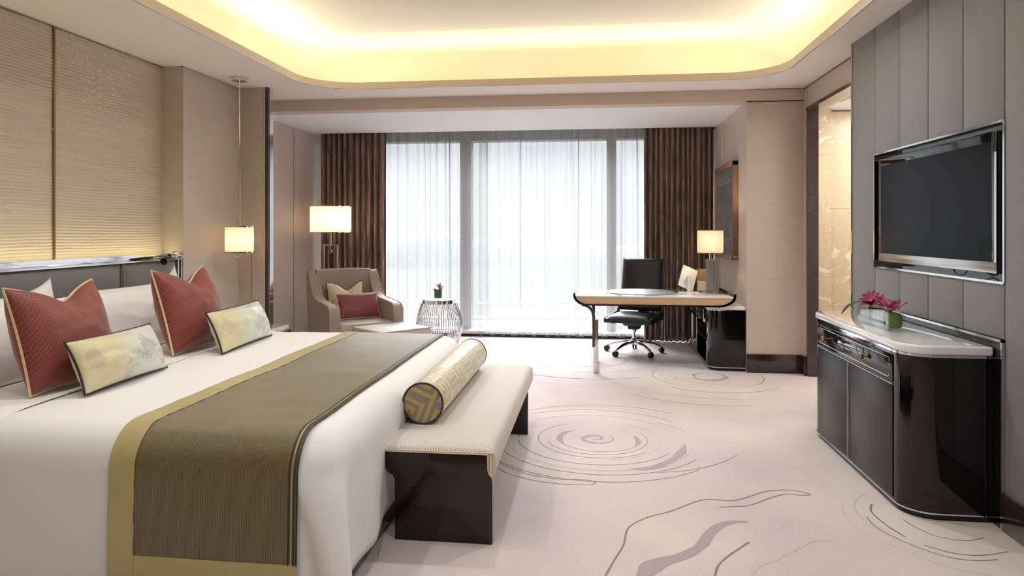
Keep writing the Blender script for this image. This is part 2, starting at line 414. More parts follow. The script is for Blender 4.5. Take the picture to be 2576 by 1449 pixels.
def motif(name, pts, w, mat):          # tufted line lying on the carpet: pts in floor metres, w full width (list or number)
    n = len(pts); ws = w if isinstance(w, (list, tuple)) else [w]*n
    vs = []; fs = []
    for i, p in enumerate(pts):
        a = Vector(pts[max(0, i-1)]); b_ = Vector(pts[min(n-1, i+1)])
        t_ = (b_ - a).normalized(); nn = Vector((-t_.y, t_.x))
        jit = 1 + 0.25*noise.noise(Vector((p[0]*14, p[1]*14, 3)))
        h = ws[i]*0.5*jit
        vs += [(p[0]+nn.x*h, p[1]+nn.y*h, .0006), (p[0]-nn.x*h, p[1]-nn.y*h, .0006), (p[0], p[1], .0026 if ws[i] > .02 else .0014)]
    for i in range(n-1):
        a = i*3; b_ = a+3
        fs += [(a, a+2, b_+2, b_), (a+2, a+1, b_+1, b_+2)]
    return obj(name, MB().add(vs, fs), mat, floor_o)
def smooth_path(P, k=8):
    out = []
    n = len(P)
    for i in range(n-1):
        p0, p1, p2, p3 = P[max(0, i-1)], P[i], P[i+1], P[min(n-1, i+2)]
        for j in range(k):
            t_ = j/k
            out.append(tuple(0.5*((2*p1[c])+(-p0[c]+p2[c])*t_+(2*p0[c]-5*p1[c]+4*p2[c]-p3[c])*t_*t_+(-p0[c]+3*p1[c]-3*p2[c]+p3[c])*t_**3) for c in range(len(p1))))
    out.append(tuple(P[-1])); return out
def stroke(px, w, mat, name='tufted_line'):
    P = [(fp(x, y).x, fp(x, y).y) for x, y in px]
    if isinstance(w, (list, tuple)):
        Q = smooth_path([(p[0], p[1], ww) for p, ww in zip(P, w)])
        return motif(name, [q[:2] for q in Q], [max(.002, q[2]) for q in Q], mat)
    return motif(name, smooth_path(P), w, mat)
def arc(cx, cy, r0, r1, a0, a1, w0, w1, mat, name='tufted_arc', sq=1.0):
    n = max(8, int(abs(a1-a0)/7)); P = []; Wd = []
    for i in range(n+1):
        t_ = i/n; a = radians(a0+(a1-a0)*t_); r_ = r0+(r1-r0)*t_
        P.append((cx+r_*cos(a), cy+r_*sin(a)*sq)); Wd.append(w0+(w1-w0)*sin(pi*t_))
    motif(name, P, Wd, mat)
G, MV, PL = 'carpet_groove', 'carpet_mauve', 'carpet_pale'
stroke([(1523,1449),(1545,1410),(1568,1372),(1574,1345),(1584,1325),(1625,1303),(1690,1285),(1770,1257),(1830,1260),(1862,1256),(1920,1238),(1960,1233),(2005,1235),(2038,1244),(2018,1246),(1980,1243),(1940,1252),(1890,1270),(1850,1274),(1810,1276)], .009, G)
stroke([(1612,1470),(1632,1432),(1665,1414),(1720,1398),(1762,1374),(1786,1342),(1812,1322),(1845,1313),(1880,1313)], [.05,.085,.075,.06,.055,.055,.045,.035,.015], MV, 'tufted_band')
stroke([(1585,1178),(1615,1180),(1655,1173),(1695,1155),(1716,1136),(1723,1118)], [.012,.05,.055,.05,.05,.012], MV, 'tufted_band')
stroke([(1796,1460),(1806,1425),(1828,1402),(1860,1380),(1884,1364)], .010, G)
stroke([(1888,1460),(1896,1432),(1915,1416),(1950,1405),(2000,1380),(2040,1362),(2088,1360)], [.012,.03,.04,.03,.03,.02,.008], PL, 'tufted_band')
stroke([(1256,1158),(1268,1170),(1330,1193),(1400,1205),(1470,1207),(1496,1213),(1484,1219),(1420,1218),(1350,1210),(1285,1194),(1250,1176)], .007, G)
stroke([(2193,1269),(2192,1287),(2225,1318),(2277,1351)], .009, G)
stroke([(2180,1301),(2210,1330),(2290,1370),(2380,1400),(2450,1410),(2510,1408)], .007, G)
stroke([(2273,1307),(2300,1325),(2360,1350),(2430,1360),(2474,1353)], .006, G)
stroke([(2325,1372),(2400,1392),(2470,1397),(2536,1388)], .007, G)
stroke([(2119,1268),(2128,1300),(2190,1348),(2300,1395),(2400,1430),(2500,1449)], .005, PL)
stroke([(2178,1240),(2152,1258),(2153,1285),(2190,1320),(2260,1365)], [.004,.012,.012,.006,.004], PL)
c1 = fp(1499, 1103)
for (r0, r1, a0, a1, w0, w1, mm) in ((.06,.12,20,400,.004,.03,MV),(.02,.06,-160,190,.004,.02,MV),(.23,.25,130,215,.01,.045,MV),(.25,.30,215,350,.006,.008,MV),(.29,.27,-30,20,.01,.04,MV),
        (.33,.34,-160,30,.004,.004,G),(.38,.40,120,320,.004,.005,G),(.43,.42,-80,60,.004,.004,PL),(.52,.52,150,330,.004,.006,G),(.56,.58,20,140,.004,.005,PL),(.60,.63,200,350,.004,.006,PL),
        (.66,.70,190,330,.005,.007,G),(.72,.74,40,130,.004,.005,G),(.80,.86,60,170,.004,.005,PL),(.90,.86,50,120,.004,.005,G),(.78,.80,200,318,.005,.008,G),(.62,.66,165,205,.01,.07,PL),(.66,.62,20,45,.008,.05,PL),(.70,.9,300,345,.004,.006,G)):
    arc(c1.x, c1.y, r0, r1, a0, a1, w0, w1, mm)
c2 = fp(1775, 947)
for (r0, r1, a0, a1, w0, w1, mm) in ((.15,.20,-150,60,.01,.06,MV),(.15,.10,60,200,.01,.04,MV),(.30,.34,190,300,.004,.006,G),(.42,.44,130,330,.004,.006,PL),(.50,.5,150,240,.004,.006,G),(.48,.55,-70,20,.004,.008,G),(.62,.7,230,330,.006,.01,G),(.85,.9,220,300,.004,.02,PL),(1.1,1.1,225,280,.006,.008,G)):
    arc(c2.x, c2.y, r0, r1, a0, a1, w0, w1, mm)
c3 = fp(1478, 903)
for (r0, r1, a0, a1, w0, w1, mm) in ((.15,.2,0,250,.01,.03,PL),(.45,.35,120,260,.02,.08,PL),(.40,.42,-100,40,.02,.07,PL),(.62,.6,150,240,.01,.07,PL),(.7,.72,230,330,.006,.01,PL),(.9,.9,60,160,.006,.02,PL),(1.0,1.0,200,300,.006,.015,G),(1.25,1.25,190,260,.006,.012,PL),(.55,.5,-20,60,.01,.05,PL)):
    arc(c3.x, c3.y, r0, r1, a0, a1, w0, w1, mm)

# --- ceilings
def ring_face(outer, inner, z0, z1, up=True):
    bm = bmesh.new()
    def loop(pts, z):
        vs = [bm.verts.new((p[0], p[1], z)) for p in pts]
        return [bm.edges.new((vs[i], vs[(i+1) % len(vs)])) for i in range(len(vs))]
    es = loop(outer, z0) + (loop(inner, z0) if inner else [])
    bmesh.ops.triangle_fill(bm, use_beauty=True, use_dissolve=False, edges=es)
    mb = MB(); bm.verts.index_update()
    mb.add([v.co[:] for v in bm.verts], [[v.index for v in f.verts] for f in bm.faces]); bm.free()
    n = len(mb.v)
    top = [(v[0], v[1], z1) for v in mb.v]; mb.add(top, [tuple(f) for f in mb.f])
    for L in (outer, inner):
        if not L: continue
        k = len(L); mb.add([(p[0], p[1], z0) for p in L]+[(p[0], p[1], z1) for p in L], [(i, (i+1) % k, k+(i+1) % k, k+i) for i in range(k)])
    return mb
RC = 0.48
hole = rrect(CX0, CY0, CX1, CY1, RC, 14)
soff = struct('ceiling', ring_face([(-5.2, -2.0), (2.2, -2.0), (2.2, 6.94), (-5.2, 6.94)], hole, CZ, CZ+.025), 'soffit_paint', smooth=False)
# upstand and chrome bead round the opening
def loop_strip(L, z0, z1, th):
    k = len(L); c_ = Vector(((CX0+CX1)/2, (CY0+CY1)/2))
    mb = MB(); vs = []
    for p in L:
        d = (Vector(p)-c_); dn = Vector((max(-1, min(1, d.x/2.2)), max(-1, min(1, d.y/3.68))))
        q = Vector(p)+dn*th*.7
        vs += [(p[0], p[1], z0), (p[0], p[1], z1), (q.x, q.y, z1), (q.x, q.y, z0)]
    fs = []
    for i in range(k):
        a = i*4; b_ = ((i+1) % k)*4
        for e in range(4):
            fs.append((a+e, a+(e+1) % 4, b_+(e+1) % 4, b_+e))
    return mb.add(vs, fs)
obj('upstand', loop_strip(rrect(CX0+.003, CY0+.003, CX1-.003, CY1-.003, RC, 14), CZ-.001, 2.842, .03), 'beam_paint', soff)
hole2 = rrect(CX0-.004, CY0-.004, CX1+.004, CY1+.004, RC, 14)
obj('chrome_bead', MB().tube([(p[0], p[1], CZ-.001) for p in rrect(CX0-.002, CY0-.002, CX1+.002, CY1+.002, RC, 14)], .0035, 6, closed=True), 'brushed', soff)
# upper tray with a curved cove
UZ = 3.20
mb = MB(); prof = []
for k in range(9):
    a = radians(90*k/8); prof.append((.42-.33*(1-cos(a)), 2.87+.33*sin(a)))   # (offset outside the opening, z)
prof = [(.42, CZ+.03)]+prof
rings = []
for off, z in prof:
    rings.append([(p[0], p[1], z) for p in rrect(CX0-off, CY0-off, CX1+off, CY1+off, RC+off, 14)])
k = len(rings[0]); vs = [v for r_ in rings for v in r_]; fs = []
for i in range(len(rings)-1):
    for j in range(k):
        fs.append((i*k+j, i*k+(j+1) % k, (i+1)*k+(j+1) % k, (i+1)*k+j))
mb.add(vs, fs)
n0 = len(rings)-1
up = struct('ceiling_tray', mb, 'cove_paint')
IN = (-2.36, -0.45, 1.31, 5.98)
pan = rrect(*IN, .28, 10)
struct('trim_1', ring_face([(p[0], p[1]) for p in rings[-1]], rrect(IN[0]-.006, IN[1]-.006, IN[2]+.006, IN[3]+.006, .28, 10), UZ, UZ+.03), 'cove_paint', smooth=False)
struct('ceiling_panel', ring_face(pan, None, UZ-.022, UZ+.02), 'tray_paint', smooth=False)
for x, y, p, _w in DOWN:
    t_ = thing('unseen_downlight', 'recessed round ceiling spot '+_w, 'light', (x, y, UZ-.022), 0, 'recessed downlights of the ceiling tray')
    obj('trim_ring', MB().lathe([(.045, 0), (.06, 0), (.062, -.006), (.045, -.008), (.045, 0)], (x, y, UZ-.022), 20), 'brushed', t_)
# beam and bay ceiling
struct('ceiling_beam', MB().box(-3.9, 6.94, BZ, 1.486, 7.12, CZ+.2).box(1.486, 6.94, BZ, 2.2, 7.0, CZ+.2), 'beam_paint', smooth=False)
struct('ceiling_bay', MB().box(-3.9, 7.12, BZ, 1.486, 8.60, BZ+.1), 'white_paint', smooth=False)
struct('trim_2', MB().box(-3.9, 8.60, BZ, 1.6, 9.3, BZ+.16).box(-3.9, 8.60, BZ, 1.6, 8.61, BZ+.16), 'white_paint', smooth=False) if False else None
struct('trim_2', MB().box(-3.9, 8.60, BZ+.12, 1.6, 9.3, BZ+.2), 'white_paint', smooth=False)

# --- left side: feature panels, return, wall, screen pier, bay wall
XP = -3.62
wl = struct('wall_left', MB().box(-3.9, -2.0, 0, XP-.03, 5.38, 3.4).box(-3.9, 5.38, 0, XL, 6.36, 3.4).box(-3.9, 6.36, 0, -3.66, 9.3, 3.4), 'wallpaper', smooth=False)
wv_seed = 5
def rib_panel(y0, y1):
    nz_, ny = 560, 48; z0, z1 = 1.12, CZ
    def f(u, v):
        y = y0+(y1-y0)*u; z = z0+(z1-z0)*v
        ph = z + .012*noise.noise(Vector((y*1.1, z*2.2, 1.0))) + .004*noise.noise(Vector((y*4, z*8, 5)))
        s_ = ph/.0215
        rd = abs(sin(pi*s_))**.6
        amp = .004 + .004*noise.noise(Vector((y*.8, z*3.1, 9)))
        return (XP-.012+rd*amp*1.3, y, z)
    return MB().grid(f, ny, nz_)
PANY = [(-2.0, .38), (.396, 2.56), (2.576, 3.905)]
s1 = ray(137, 300); tS = XP/s1.x; ySeam = s1.y*tS
for i, (a, b_) in enumerate(((ySeam-1.5, ySeam-.008), (ySeam+.008, 5.38))):
    obj('ribbed_panel', rib_panel(a, b_), 'rib_panel', wl)
obj('panel_edge', MB().box(XP-.02, ySeam-.008, 1.12, XP+.002, ySeam+.008, CZ), 'gold_trim', wl)
obj('ribbed_panel', MB().box(XP-.03, -2.0, 1.12, XP, ySeam-1.5, CZ), 'rib_panel', wl)
mb = MB(); random.seed(3)
def dot(y, z, s_=.0042):
    mb.add([(XP-.004, y-s_, z), (XP-.004, y, z-s_), (XP-.004, y+s_, z), (XP-.004, y, z+s_), (XP+.0035, y, z)], [(0, 1, 4), (1, 2, 4), (2, 3, 4), (3, 0, 4)])
zr = [CZ-.0215*(i+.5) for i in range(76)]
for i, z in enumerate(zr):
    for k_ in range(60):
        y = 3.0+2.35*random.random()
        dz = (CZ-z); c_ = 4.72-.2*dz; sg = .30+.10*dz
        pr_ = .75*exp(-((y-c_)/sg)**2)*exp(-(dz/.62)**2)
        if random.random() < pr_: dot(y+random.uniform(-.01, .01), z, .0045)
for _ in range(150):
    dot(random.uniform(2.4, 5.3), random.uniform(1.25, CZ), .0035)
for zz, ya, yb, st in ((2.50, 3.3, 4.1, .05), (2.36, 2.6, 3.95, .055), (2.02, 2.6, 4.0, .05), (1.69, 2.6, 4.0, .05), (1.42, 4.3, 5.3, .045), (1.30, 4.1, 5.3, .05)):
    y = ya
    while y < yb:
        dot(y, zz+.01*sin(y*3), .004); y += st*random.uniform(.8, 1.3)
o = obj('crystal_studs', mb, 'crystal_dot', wl, smooth=False, kind='stuff')
# shadow gap trim at the top of the wall
struct('trim_3', MB().box(XP-.02, -2.0, CZ-.008, XP+.006, 5.38, CZ+.001).box(XL-.02, 5.38, CZ-.008, XL+.006, 6.28, CZ+.001), 'brushed', smooth=False)
# wall joint line
# screen pier with dark chrome edge
wp = struct('wall_screen', MB().box(-3.66, 6.28, 0, -3.16, 6.37, CZ), 'wallpaper', smooth=False)
obj('edge_trim', MB().box(-3.16, 6.272, 0, -3.135, 6.378, CZ), 'dark_wood', wp)
obj('chrome_edge', MB().box(-3.1355, 6.30, 0, -3.129, 6.375, CZ), 'chrome', wp)
obj('joint_line', MB().box(-3.305, 6.277, .3, -3.302, 6.281, 1.22), 'gold_trim', wp)
obj('foot_rail', MB().box(-3.42, 6.26, .50, -3.13, 6.279, .56), 'black_lacquer', wp)
# bay wall left joint lines
for yy in (7.99, ):
    d = ray(738, 500); t_ = -3.66/d.x
    struct('trim_4', MB().box(-3.662, d.y*t_-.003, 0, -3.657, d.y*t_+.003, BZ), 'brushed', smooth=False)

# --- right pier, door wall, TV wall
XW = 1.90
wb = struct('wall_back', MB().box(1.486, 6.94, 0, 2.10, 9.3, BZ), 'wallpaper', smooth=False)
obj('beam_dark_line', MB().box(1.486, 6.936, BZ-.006, 2.03, 6.945, BZ+.004), 'dark_wood', wb)  # thin dark strip across the pier at beam height
obj('joint_line', MB().box(1.4845, 8.25, .6, 1.487, 8.256, BZ), 'white_paint', wb)
DY0, DY1, DZ = 5.36, 6.81, 2.555
wr = struct('wall_right', MB().box(XR, DY1, 0, 2.12, 6.94, CZ).box(XR, DY0, DZ, 2.2, DY1, CZ).box(2.0, -2.0, 0, 2.2, DY0, CZ+.02), 'wallpaper', smooth=False)
obj('joint_line', MB().box(XR-.0015, 6.84, 0.2, XR+.001, 6.843, CZ), 'tan_box', wr)
struct('trim_5', MB().box(XR-.004, DY0, CZ-.012, XR+.01, 6.94, CZ+.001).box(1.486, 6.934, CZ-.003, XR, 6.942, CZ+.002), 'dark_wood', smooth=False)
# door casing
dr = struct('door_1', MB().box(XR-.012, DY1-.012, 0, 2.12, DY1+.03, DZ), 'dark_wood', smooth=False)
obj('lintel_casing', MB().box(XR-.012, DY0-.05, DZ-.015, 2.12, DY1+.03, DZ+.018), 'dark_wood', dr)
obj('near_jamb', MB().box(XR-.012, DY0-.03, 0, 2.12, DY0, DZ), 'dark_wood', dr)
# lobby seen through the doorway: marble slabs
lob = struct('wall_lobby', MB().box(2.2, 7.24, 0, 4.2, 7.3, 2.75).box(3.2, 5.0, 0, 3.3, 7.3, 2.75).box(2.2, 4.6, 0, 3.3, 4.7, 2.75).box(2.2, 4.6, 2.75, 3.3, 7.3, 2.8), 'white_paint', smooth=False)
xs = 2.12
def slabs(x0, x1, y, z0, z1, h, off=0):
    z = z0; z -= off
    while z < z1-.01:
        a, b_ = max(z, z0), min(z+h, z1)
        if b_-a > .02: obj('marble_slab', MB().box(x0, y, a+.0008, x1, y+.03, b_-.0008), 'beige_marble', lob, bevel=.0012, seg=1)
        z += h
d1 = ray(2091, 578); x_m = d1.x*(7.05/d1.y)
slabs(2.10, x_m, 7.05, 0, 2.60, .78, .2)
slabs(x_m, 3.2, 7.18, 0, 2.585, .98, .35)
obj('ceiling_strip', MB().box(2.2, 4.7, 2.595, 2.30, 6.7, 2.61), 'dark_wood', lob)
obj('lobby_ceiling', MB().box(2.12, 4.7, 2.60, 3.2, 7.2, 2.64), 'white_paint', lob)
lg = area_light('lobby_lamp', (2.95, 6.35, 2.57), .5, 26, (1, .96, .90), (0, 0, -1))
# TV wall: upholstered panels
seams = [5.33, 4.92, 4.545, 4.173, 3.80, 3.436, 3.06, 2.69, 2.32, 1.95, 1.4, .6, -.4, -2.0]
TVZ0, TVZ1 = 1.15, 1.91
for i in range(len(seams)-1):
    b_, a = seams[i], seams[i+1]
    segs = [(0, CZ)]
    if 3.43 < (a+b_)/2 < 4.92: segs = [(.885, TVZ0), (TVZ1, CZ)]
    for (z0, z1) in segs:
        obj('upholstered_panel', MB().box(XW, a+.003, z0, 2.0, b_-.003, z1), 'wall_weave', wr, bevel=.006, seg=3)
    if i:
        for (z0, z1) in ([(.885, TVZ0-.006), (TVZ1+.006, CZ)] if 3.5 < b_ < 4.9 else [(.885 if 4.9 < b_ < 4.93 else 0, CZ)]):
            obj('seam_trim', MB().box(XW+.004, b_-.0035, z0, XW+.012, b_+.0035, z1), 'gold_trim', wr)
obj('end_trim', MB().box(XW-.004, 5.325, 0, 2.03, 5.345, CZ), 'black_lacquer', wr)
obj('chrome_edge', MB().box(XW-.008, 5.318, 0, XW+.012, 5.328, CZ), 'chrome', wr)
# niche of the TV
obj('niche_back', MB().box(1.985, 3.436, TVZ0, 2.0, 4.92, TVZ1), 'black_lacquer', wr)
mb = MB()
for (y0, y1, z0, z1) in ((3.436, 4.92, TVZ0-.006, TVZ0+.006), (3.436, 4.92, TVZ1-.006, TVZ1+.006), (3.43, 3.442, TVZ0, TVZ1), (4.914, 4.926, TVZ0, TVZ1)):
    mb.box(XW-.006, y0, z0, 2.0, y1, z1)
obj('niche_frame', mb, 'chrome', wr)
# backing behind the console, chrome edged
obj('console_backing', MB().box(XW-.012, 3.44, 0, 2.0, 4.99, .88), 'black_lacquer', wr)
mb = MB().box(XW-.016, 3.43, .873, XW+.01, 4.99, .885).box(XW-.016, 3.43, 0, XW+.01, 3.44, .885)
obj('backing_trim', mb, 'chrome', wr)
# baseboards
bb = struct('baseboard_back', MB().box(1.486, 6.915, 0, XR-.01, 6.94, .182), 'dark_wood', bevel=.004)
struct('baseboard_right', MB().box(XR-.03, DY1+.03, 0, XR, 6.94, .182).box(XW-.02, -2.0, 0, XW, 3.425, .17), 'dark_wood', bevel=.004)
# behind the camera
struct('wall_front', MB().box(-5.2, -2.1, 0, 4.2, -2.0, 3.45), 'wallpaper', smooth=False)
struct('ceiling_roof', MB().box(-5.2, -2.1, 3.42, 4.2, 9.3, 3.5), 'white_paint', smooth=False)

# --- window wall
YW = 9.1
def X_at(px, Y):
    d = ray(px, 578); return d.x*(Y/d.y)
mx1, mx2, mx3, mx4 = X_at(1160, YW), X_at(1188, YW), X_at(1526, YW), X_at(1550, YW)
mb = MB()
mb.box(mx1, YW-.08, 0, mx2, YW+.1, 2.8).box(mx3, YW-.08, 0, mx4, YW+.1, 2.8)
mb.box(-3.66, YW-.08, 0, -3.5, YW+.1, 2.8).box(1.35, YW-.08, 0, 1.486, YW+.1, 2.8)
wn = struct('window_1', mb, 'mullion', smooth=False)
obj('transom', MB().box(-3.66, YW-.1, 2.585, 1.486, YW+.1, 2.8), 'mullion', wn)
obj('sill', MB().box(-3.66, YW-.25, .0, 1.486, YW+.1, .07), 'sill', wn)
obj('sill_black_strip', MB().box(-3.66, YW-.253, .0, 1.486, YW-.248, .035), 'black_matte', wn)  # black strip along the foot of the sill
obj('guard_rail', MB().box(-3.66, YW+.02, .13, 1.486, YW+.05, .16), 'sill', wn)
for a, b_ in ((-3.5, mx1), (mx2, mx3), (mx4, 1.35)):
    obj('pane', MB().box(a, YW+.06, .07, b_, YW+.066, 2.585), 'window_glass', wn)
struct('wall_outer_seal', MB().box(-5.2, 9.22, 0, -3.66, 9.3, 3.4).box(1.486, 9.22, 0, 4.2, 9.3, 3.4).box(-3.66, 9.22, 2.62, 1.486, 9.3, 3.42).box(-5.3, -2.1, 0, -5.2, 9.3, 3.5).box(4.2, -2.1, 0, 4.3, 9.3, 3.5).box(-5.2, 9.2, 3.3, 4.2, 9.3, 3.45), 'white_paint', smooth=False)  # side and top boxes added, unseen, to keep sun out of the ceiling void

# --- landscape far outside
def hill_line(y, h, sd, mat, x0=-2200, x1=2200, base=-112):
    def f(u, v):
        x = x0+(x1-x0)*u
        hh = h*(.55+.9*noise.noise(Vector((x*.0016, sd, 0)))+.25*noise.noise(Vector((x*.006, sd, 4))))
        return (x, y+v*500, base+max(4, hh)*sin(pi*(.02+.5*v)))
    return MB().grid(f, 90, 8)
tag(obj('distant_hill', hill_line(1500, 150, 2.3, 'hill'), 'hill'), 'pale hazy hill ridge far beyond the sheer curtains', 'hill')
tag(obj('lowland_ground', MB().box(-2500, 40, -95, 2500, 2600, -90), 'lowland'), 'flat hazy pale land below the window', 'ground')
bpy.data.objects['lowland_ground']['kind'] = 'structure'
random.seed(12)
mb = MB()
for k_ in range(5):
    y = 260+k_*150; pts = []
    for i in range(40):
        x = -900+i*45; pts.append((x, y+40*noise.noise(Vector((x*.004, k_*3.1, 0))), -89.5))
    mb.tube(pts, 7, 5, sy=.1)
o = obj('distant_road', mb, 'art_light'); o['kind'] = 'structure'

# ------------------------------------------------------------------ curtains
def curtain(name, label, cat, x0, x1, Y, z0, z1, folds, amp, mat, seed, group=None, nu=None, gather=0.0, irregular=.3, hem=0.0):
    rnd = random.Random(seed)
    ph = [0.0]
    for i in range(folds*2): ph.append(ph[-1]+1+rnd.uniform(-irregular, irregular))
    tot = ph[-1]; K = [p/tot for p in ph]
    am = [rnd.uniform(.5, 1.15) for _ in K]
    dr_ = [rnd.uniform(-1, 1) for _ in K]
    nu = nu or folds*14; nv = 26
    def f(u, v):
        i = 0
        while i < len(K)-2 and u > K[i+1]: i += 1
        t_ = (u-K[i])/(K[i+1]-K[i]); sg = 1 if i % 2 else -1
        a = amp*(am[i]*(1-t_)+am[i+1]*t_)
        y = Y+sg*a*sin(pi*t_)*(0.65+.35*(1-v))
        dx = ((dr_[i]*(1-t_)+dr_[i+1]*t_)*.03*(1-v)**1.2)*min(1, 8*u, 8*(1-u))
        y += .012*noise.noise(Vector((u*folds*2, v*4, seed)))
        z = z0+(z1-z0)*v + (hem*abs(noise.noise(Vector((u*folds*.7, 0, seed)))) if v == 0 else 0)
        return (x0+(x1-x0)*u+dx+.008*sin(2*pi*t_)*(1 if sg > 0 else -1), y, z)
    mb = MB().grid(f, nu, nv)
    o = obj(name, mb, mat, smooth=True, ang=180)
    return tag(o, label, cat, group)
xa, xb, xc, xd = -3.60, X_at(971, 8.72), X_at(1620, 8.72), 1.47
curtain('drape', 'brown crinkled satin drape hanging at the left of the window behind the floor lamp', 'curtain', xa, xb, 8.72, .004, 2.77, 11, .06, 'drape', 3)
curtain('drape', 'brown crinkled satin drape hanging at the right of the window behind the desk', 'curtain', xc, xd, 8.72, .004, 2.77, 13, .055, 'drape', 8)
xm = X_at(1215, 8.88)
curtain('sheer_curtain', 'left sheer white curtain, behind the round wire side table', 'curtain', xb-.12, xm+.06, 8.90, .012, 2.77, 13, .035, 'voile', 21, irregular=.75, hem=.02)
curtain('sheer_curtain', 'right sheer white curtain, behind the desk and office chair', 'curtain', xm-.05, xc+.12, 8.86, .012, 2.77, 17, .035, 'voile', 33, irregular=.75, hem=.02)

# ------------------------------------------------------------------ bed
ZT = .65; HX = -2.37; FX = -.930; NY = 2.36; FY = 4.93
def und(x, y):
    return .006*noise.noise(Vector((x*2.2, y*2.2, .4)))+.003*noise.noise(Vector((x*6, y*6, 7)))
bed = thing('bed', 'wide bed with white mattress on a dark plinth, against the grey padded headboard', 'bed', (-2.2, 3.64, 0))
obj('mattress', MB().box(-3.36, 2.52, .25, -1.12, 4.78, .622), 'sheet', bed, bevel=.06, seg=5)
obj('fitted_sheet', MB().box(-3.40, 2.385, .12, HX+.02, 4.905, .645), 'sheet', bed, bevel=.05, seg=5)
obj('bed_base', MB().box(-3.36, 2.50, 0.0, -.965, 4.74, .245), 'plinth_weave', bed, bevel=.004)
for yy in (3.02,):
    obj('base_joint', MB().box(-.965, yy-.002, .0, -.963, yy+.002, .24), 'chrome', bed)
# headboard on the wall
hb = thing('headboard', 'grey padded headboard with a broad chrome top rail, on the wall behind the pillows', 'headboard', (-3.44, 3.3, 0))
HBY1 = 5.36
seam_y = (lambda d: d.y*(-3.42/d.x))(ray(312, 700))
ys = [seam_y-2.7, seam_y-1.35, seam_y, HBY1-.07]
for i in range(3):
    a, b_ = ys[i]+.004, ys[i+1]-.004
    def f(u, v, a=a, b_=b_):
        e = min(u, 1-u)*(b_-a); g = min(v, 1-v)*.75
        p_ = .035*(1-exp(-e/.03))*(1-exp(-g/.03))
        return (-3.45+p_, a+(b_-a)*u, .40+.75*v)
    obj('pad', MB().grid(f, 40, 30), 'wall_weave', hb)
    if i: obj('pad_piping', MB().tube([(-3.425+.012*sin(pi*k/10), ys[i]+.006*sin(k*.5), .40+.75*k/10) for k in range(11)], .007, 8), 'tan_box', hb)
obj('back_board', MB().box(-3.60, -.5, .1, -3.45, HBY1, 1.15), 'black_matte', hb)
obj('top_rail', MB().box(-3.452, -.5, 1.162, -3.44, HBY1, 1.208).box(-3.575, -.5, 1.150, -3.44, HBY1, 1.163), 'chrome', hb, bevel=.002)
obj('under_rail', MB().box(-3.455, -.5, 1.150, -3.425, HBY1-.05, 1.160), 'chrome', hb, bevel=.002)
obj('end_post', MB().box(-3.47, HBY1-.062, .1, -3.43, HBY1-.05, 1.16).box(-3.47, HBY1-.012, .1, -3.435, HBY1, 1.2), 'chrome', hb, bevel=.002)
obj('end_panel', MB().box(-3.47, HBY1-.05, .1, -3.455, HBY1-.012, 1.16), 'chrome', hb)
area_light('headboard_strip', (-3.53, 2.9, 1.168), 4.9, 5, (1, .90, .50), (-.15, 0, 1), .04)
# reading light
rl = thing('reading_light', 'small chrome reading light with black head on the headboard end', 'light', (-3.42, 5.2, 1.19))
obj('swivel_base', MB().sphere((-3.41, 5.22, 1.196), .032, 16, 10).lathe([(.03, 0), (.03, .02)], (-3.42, 5.30, 1.165), 16), 'chrome', rl)
obj('arm', MB().tube([(-3.40, 5.31, 1.18), (-3.41, 5.24, 1.19), (-3.40, 5.19, 1.185), (-3.385, 5.12, 1.175)], .0075, 8), 'chrome', rl)
obj('lamp_head', MB().tube([(-3.39, 5.14, 1.18), (-3.375, 5.07, 1.165), (-3.36, 5.0, 1.15)], [.012, .024, .027], 14), 'black_plastic', rl)

# duvet
def upath(ins, R):
    x1 = FX-ins; y0 = NY+ins; y1 = FY-ins; P = []
    n1, nc, n3 = 34, 12, 60
    for i in range(n1): P.append((HX+(x1-R-HX)*i/n1, y0, 0, -1))
    for i in range(nc+1):
        a = radians(-90+90*i/nc); P.append((x1-R+R*cos(a), y0+R+R*sin(a), cos(a), sin(a)))
    for i in range(1, n3): P.append((x1, y0+R+(y1-y0-2*R)*i/n3, 1, 0))
    for i in range(nc+1):
        a = radians(90*i/nc); P.append((x1-R+R*cos(a), y1-R+R*sin(a), cos(a), sin(a)))
    for i in range(1, n1+1): P.append((x1-R+(HX-x1+R)*i/n1, y1, 0, 1))
    return P
RB = .15
levels = []
for k_ in range(11):
    a = radians(90*k_/10); levels.append((RB*(1-sin(a)), ZT-RB*(1-cos(a)), .19-RB*(1-sin(a))))
for k_ in range(1, 15):
    t_ = k_/14; levels.append((-.012*t_, ZT-RB-(ZT-RB-.105)*t_, .19-.155*t_**.6))
levels.append((.012, .105, .035))
C0 = Vector((HX, (NY+FY)/2))
rows = []
top = upath(levels[0][0], levels[0][2])
for s_ in [0, .25, .5, .65, .78, .88, .95]:
    rows.append([(C0.x+(p[0]-C0.x)*s_, C0.y+(p[1]-C0.y)*s_, ZT+und(C0.x+(p[0]-C0.x)*s_, C0.y+(p[1]-C0.y)*s_)) for p in top])
def side_wave(x, y, nx, ny, drop):
    if abs(nx) < .5: return .012*drop*noise.noise(Vector((x*1.3, 2 if ny < 0 else 8, 0)))
    return drop*(.012+.012*sin(y*9+1.2*sin(y*3))+.012*noise.noise(Vector((y*5, drop*2, 2))))
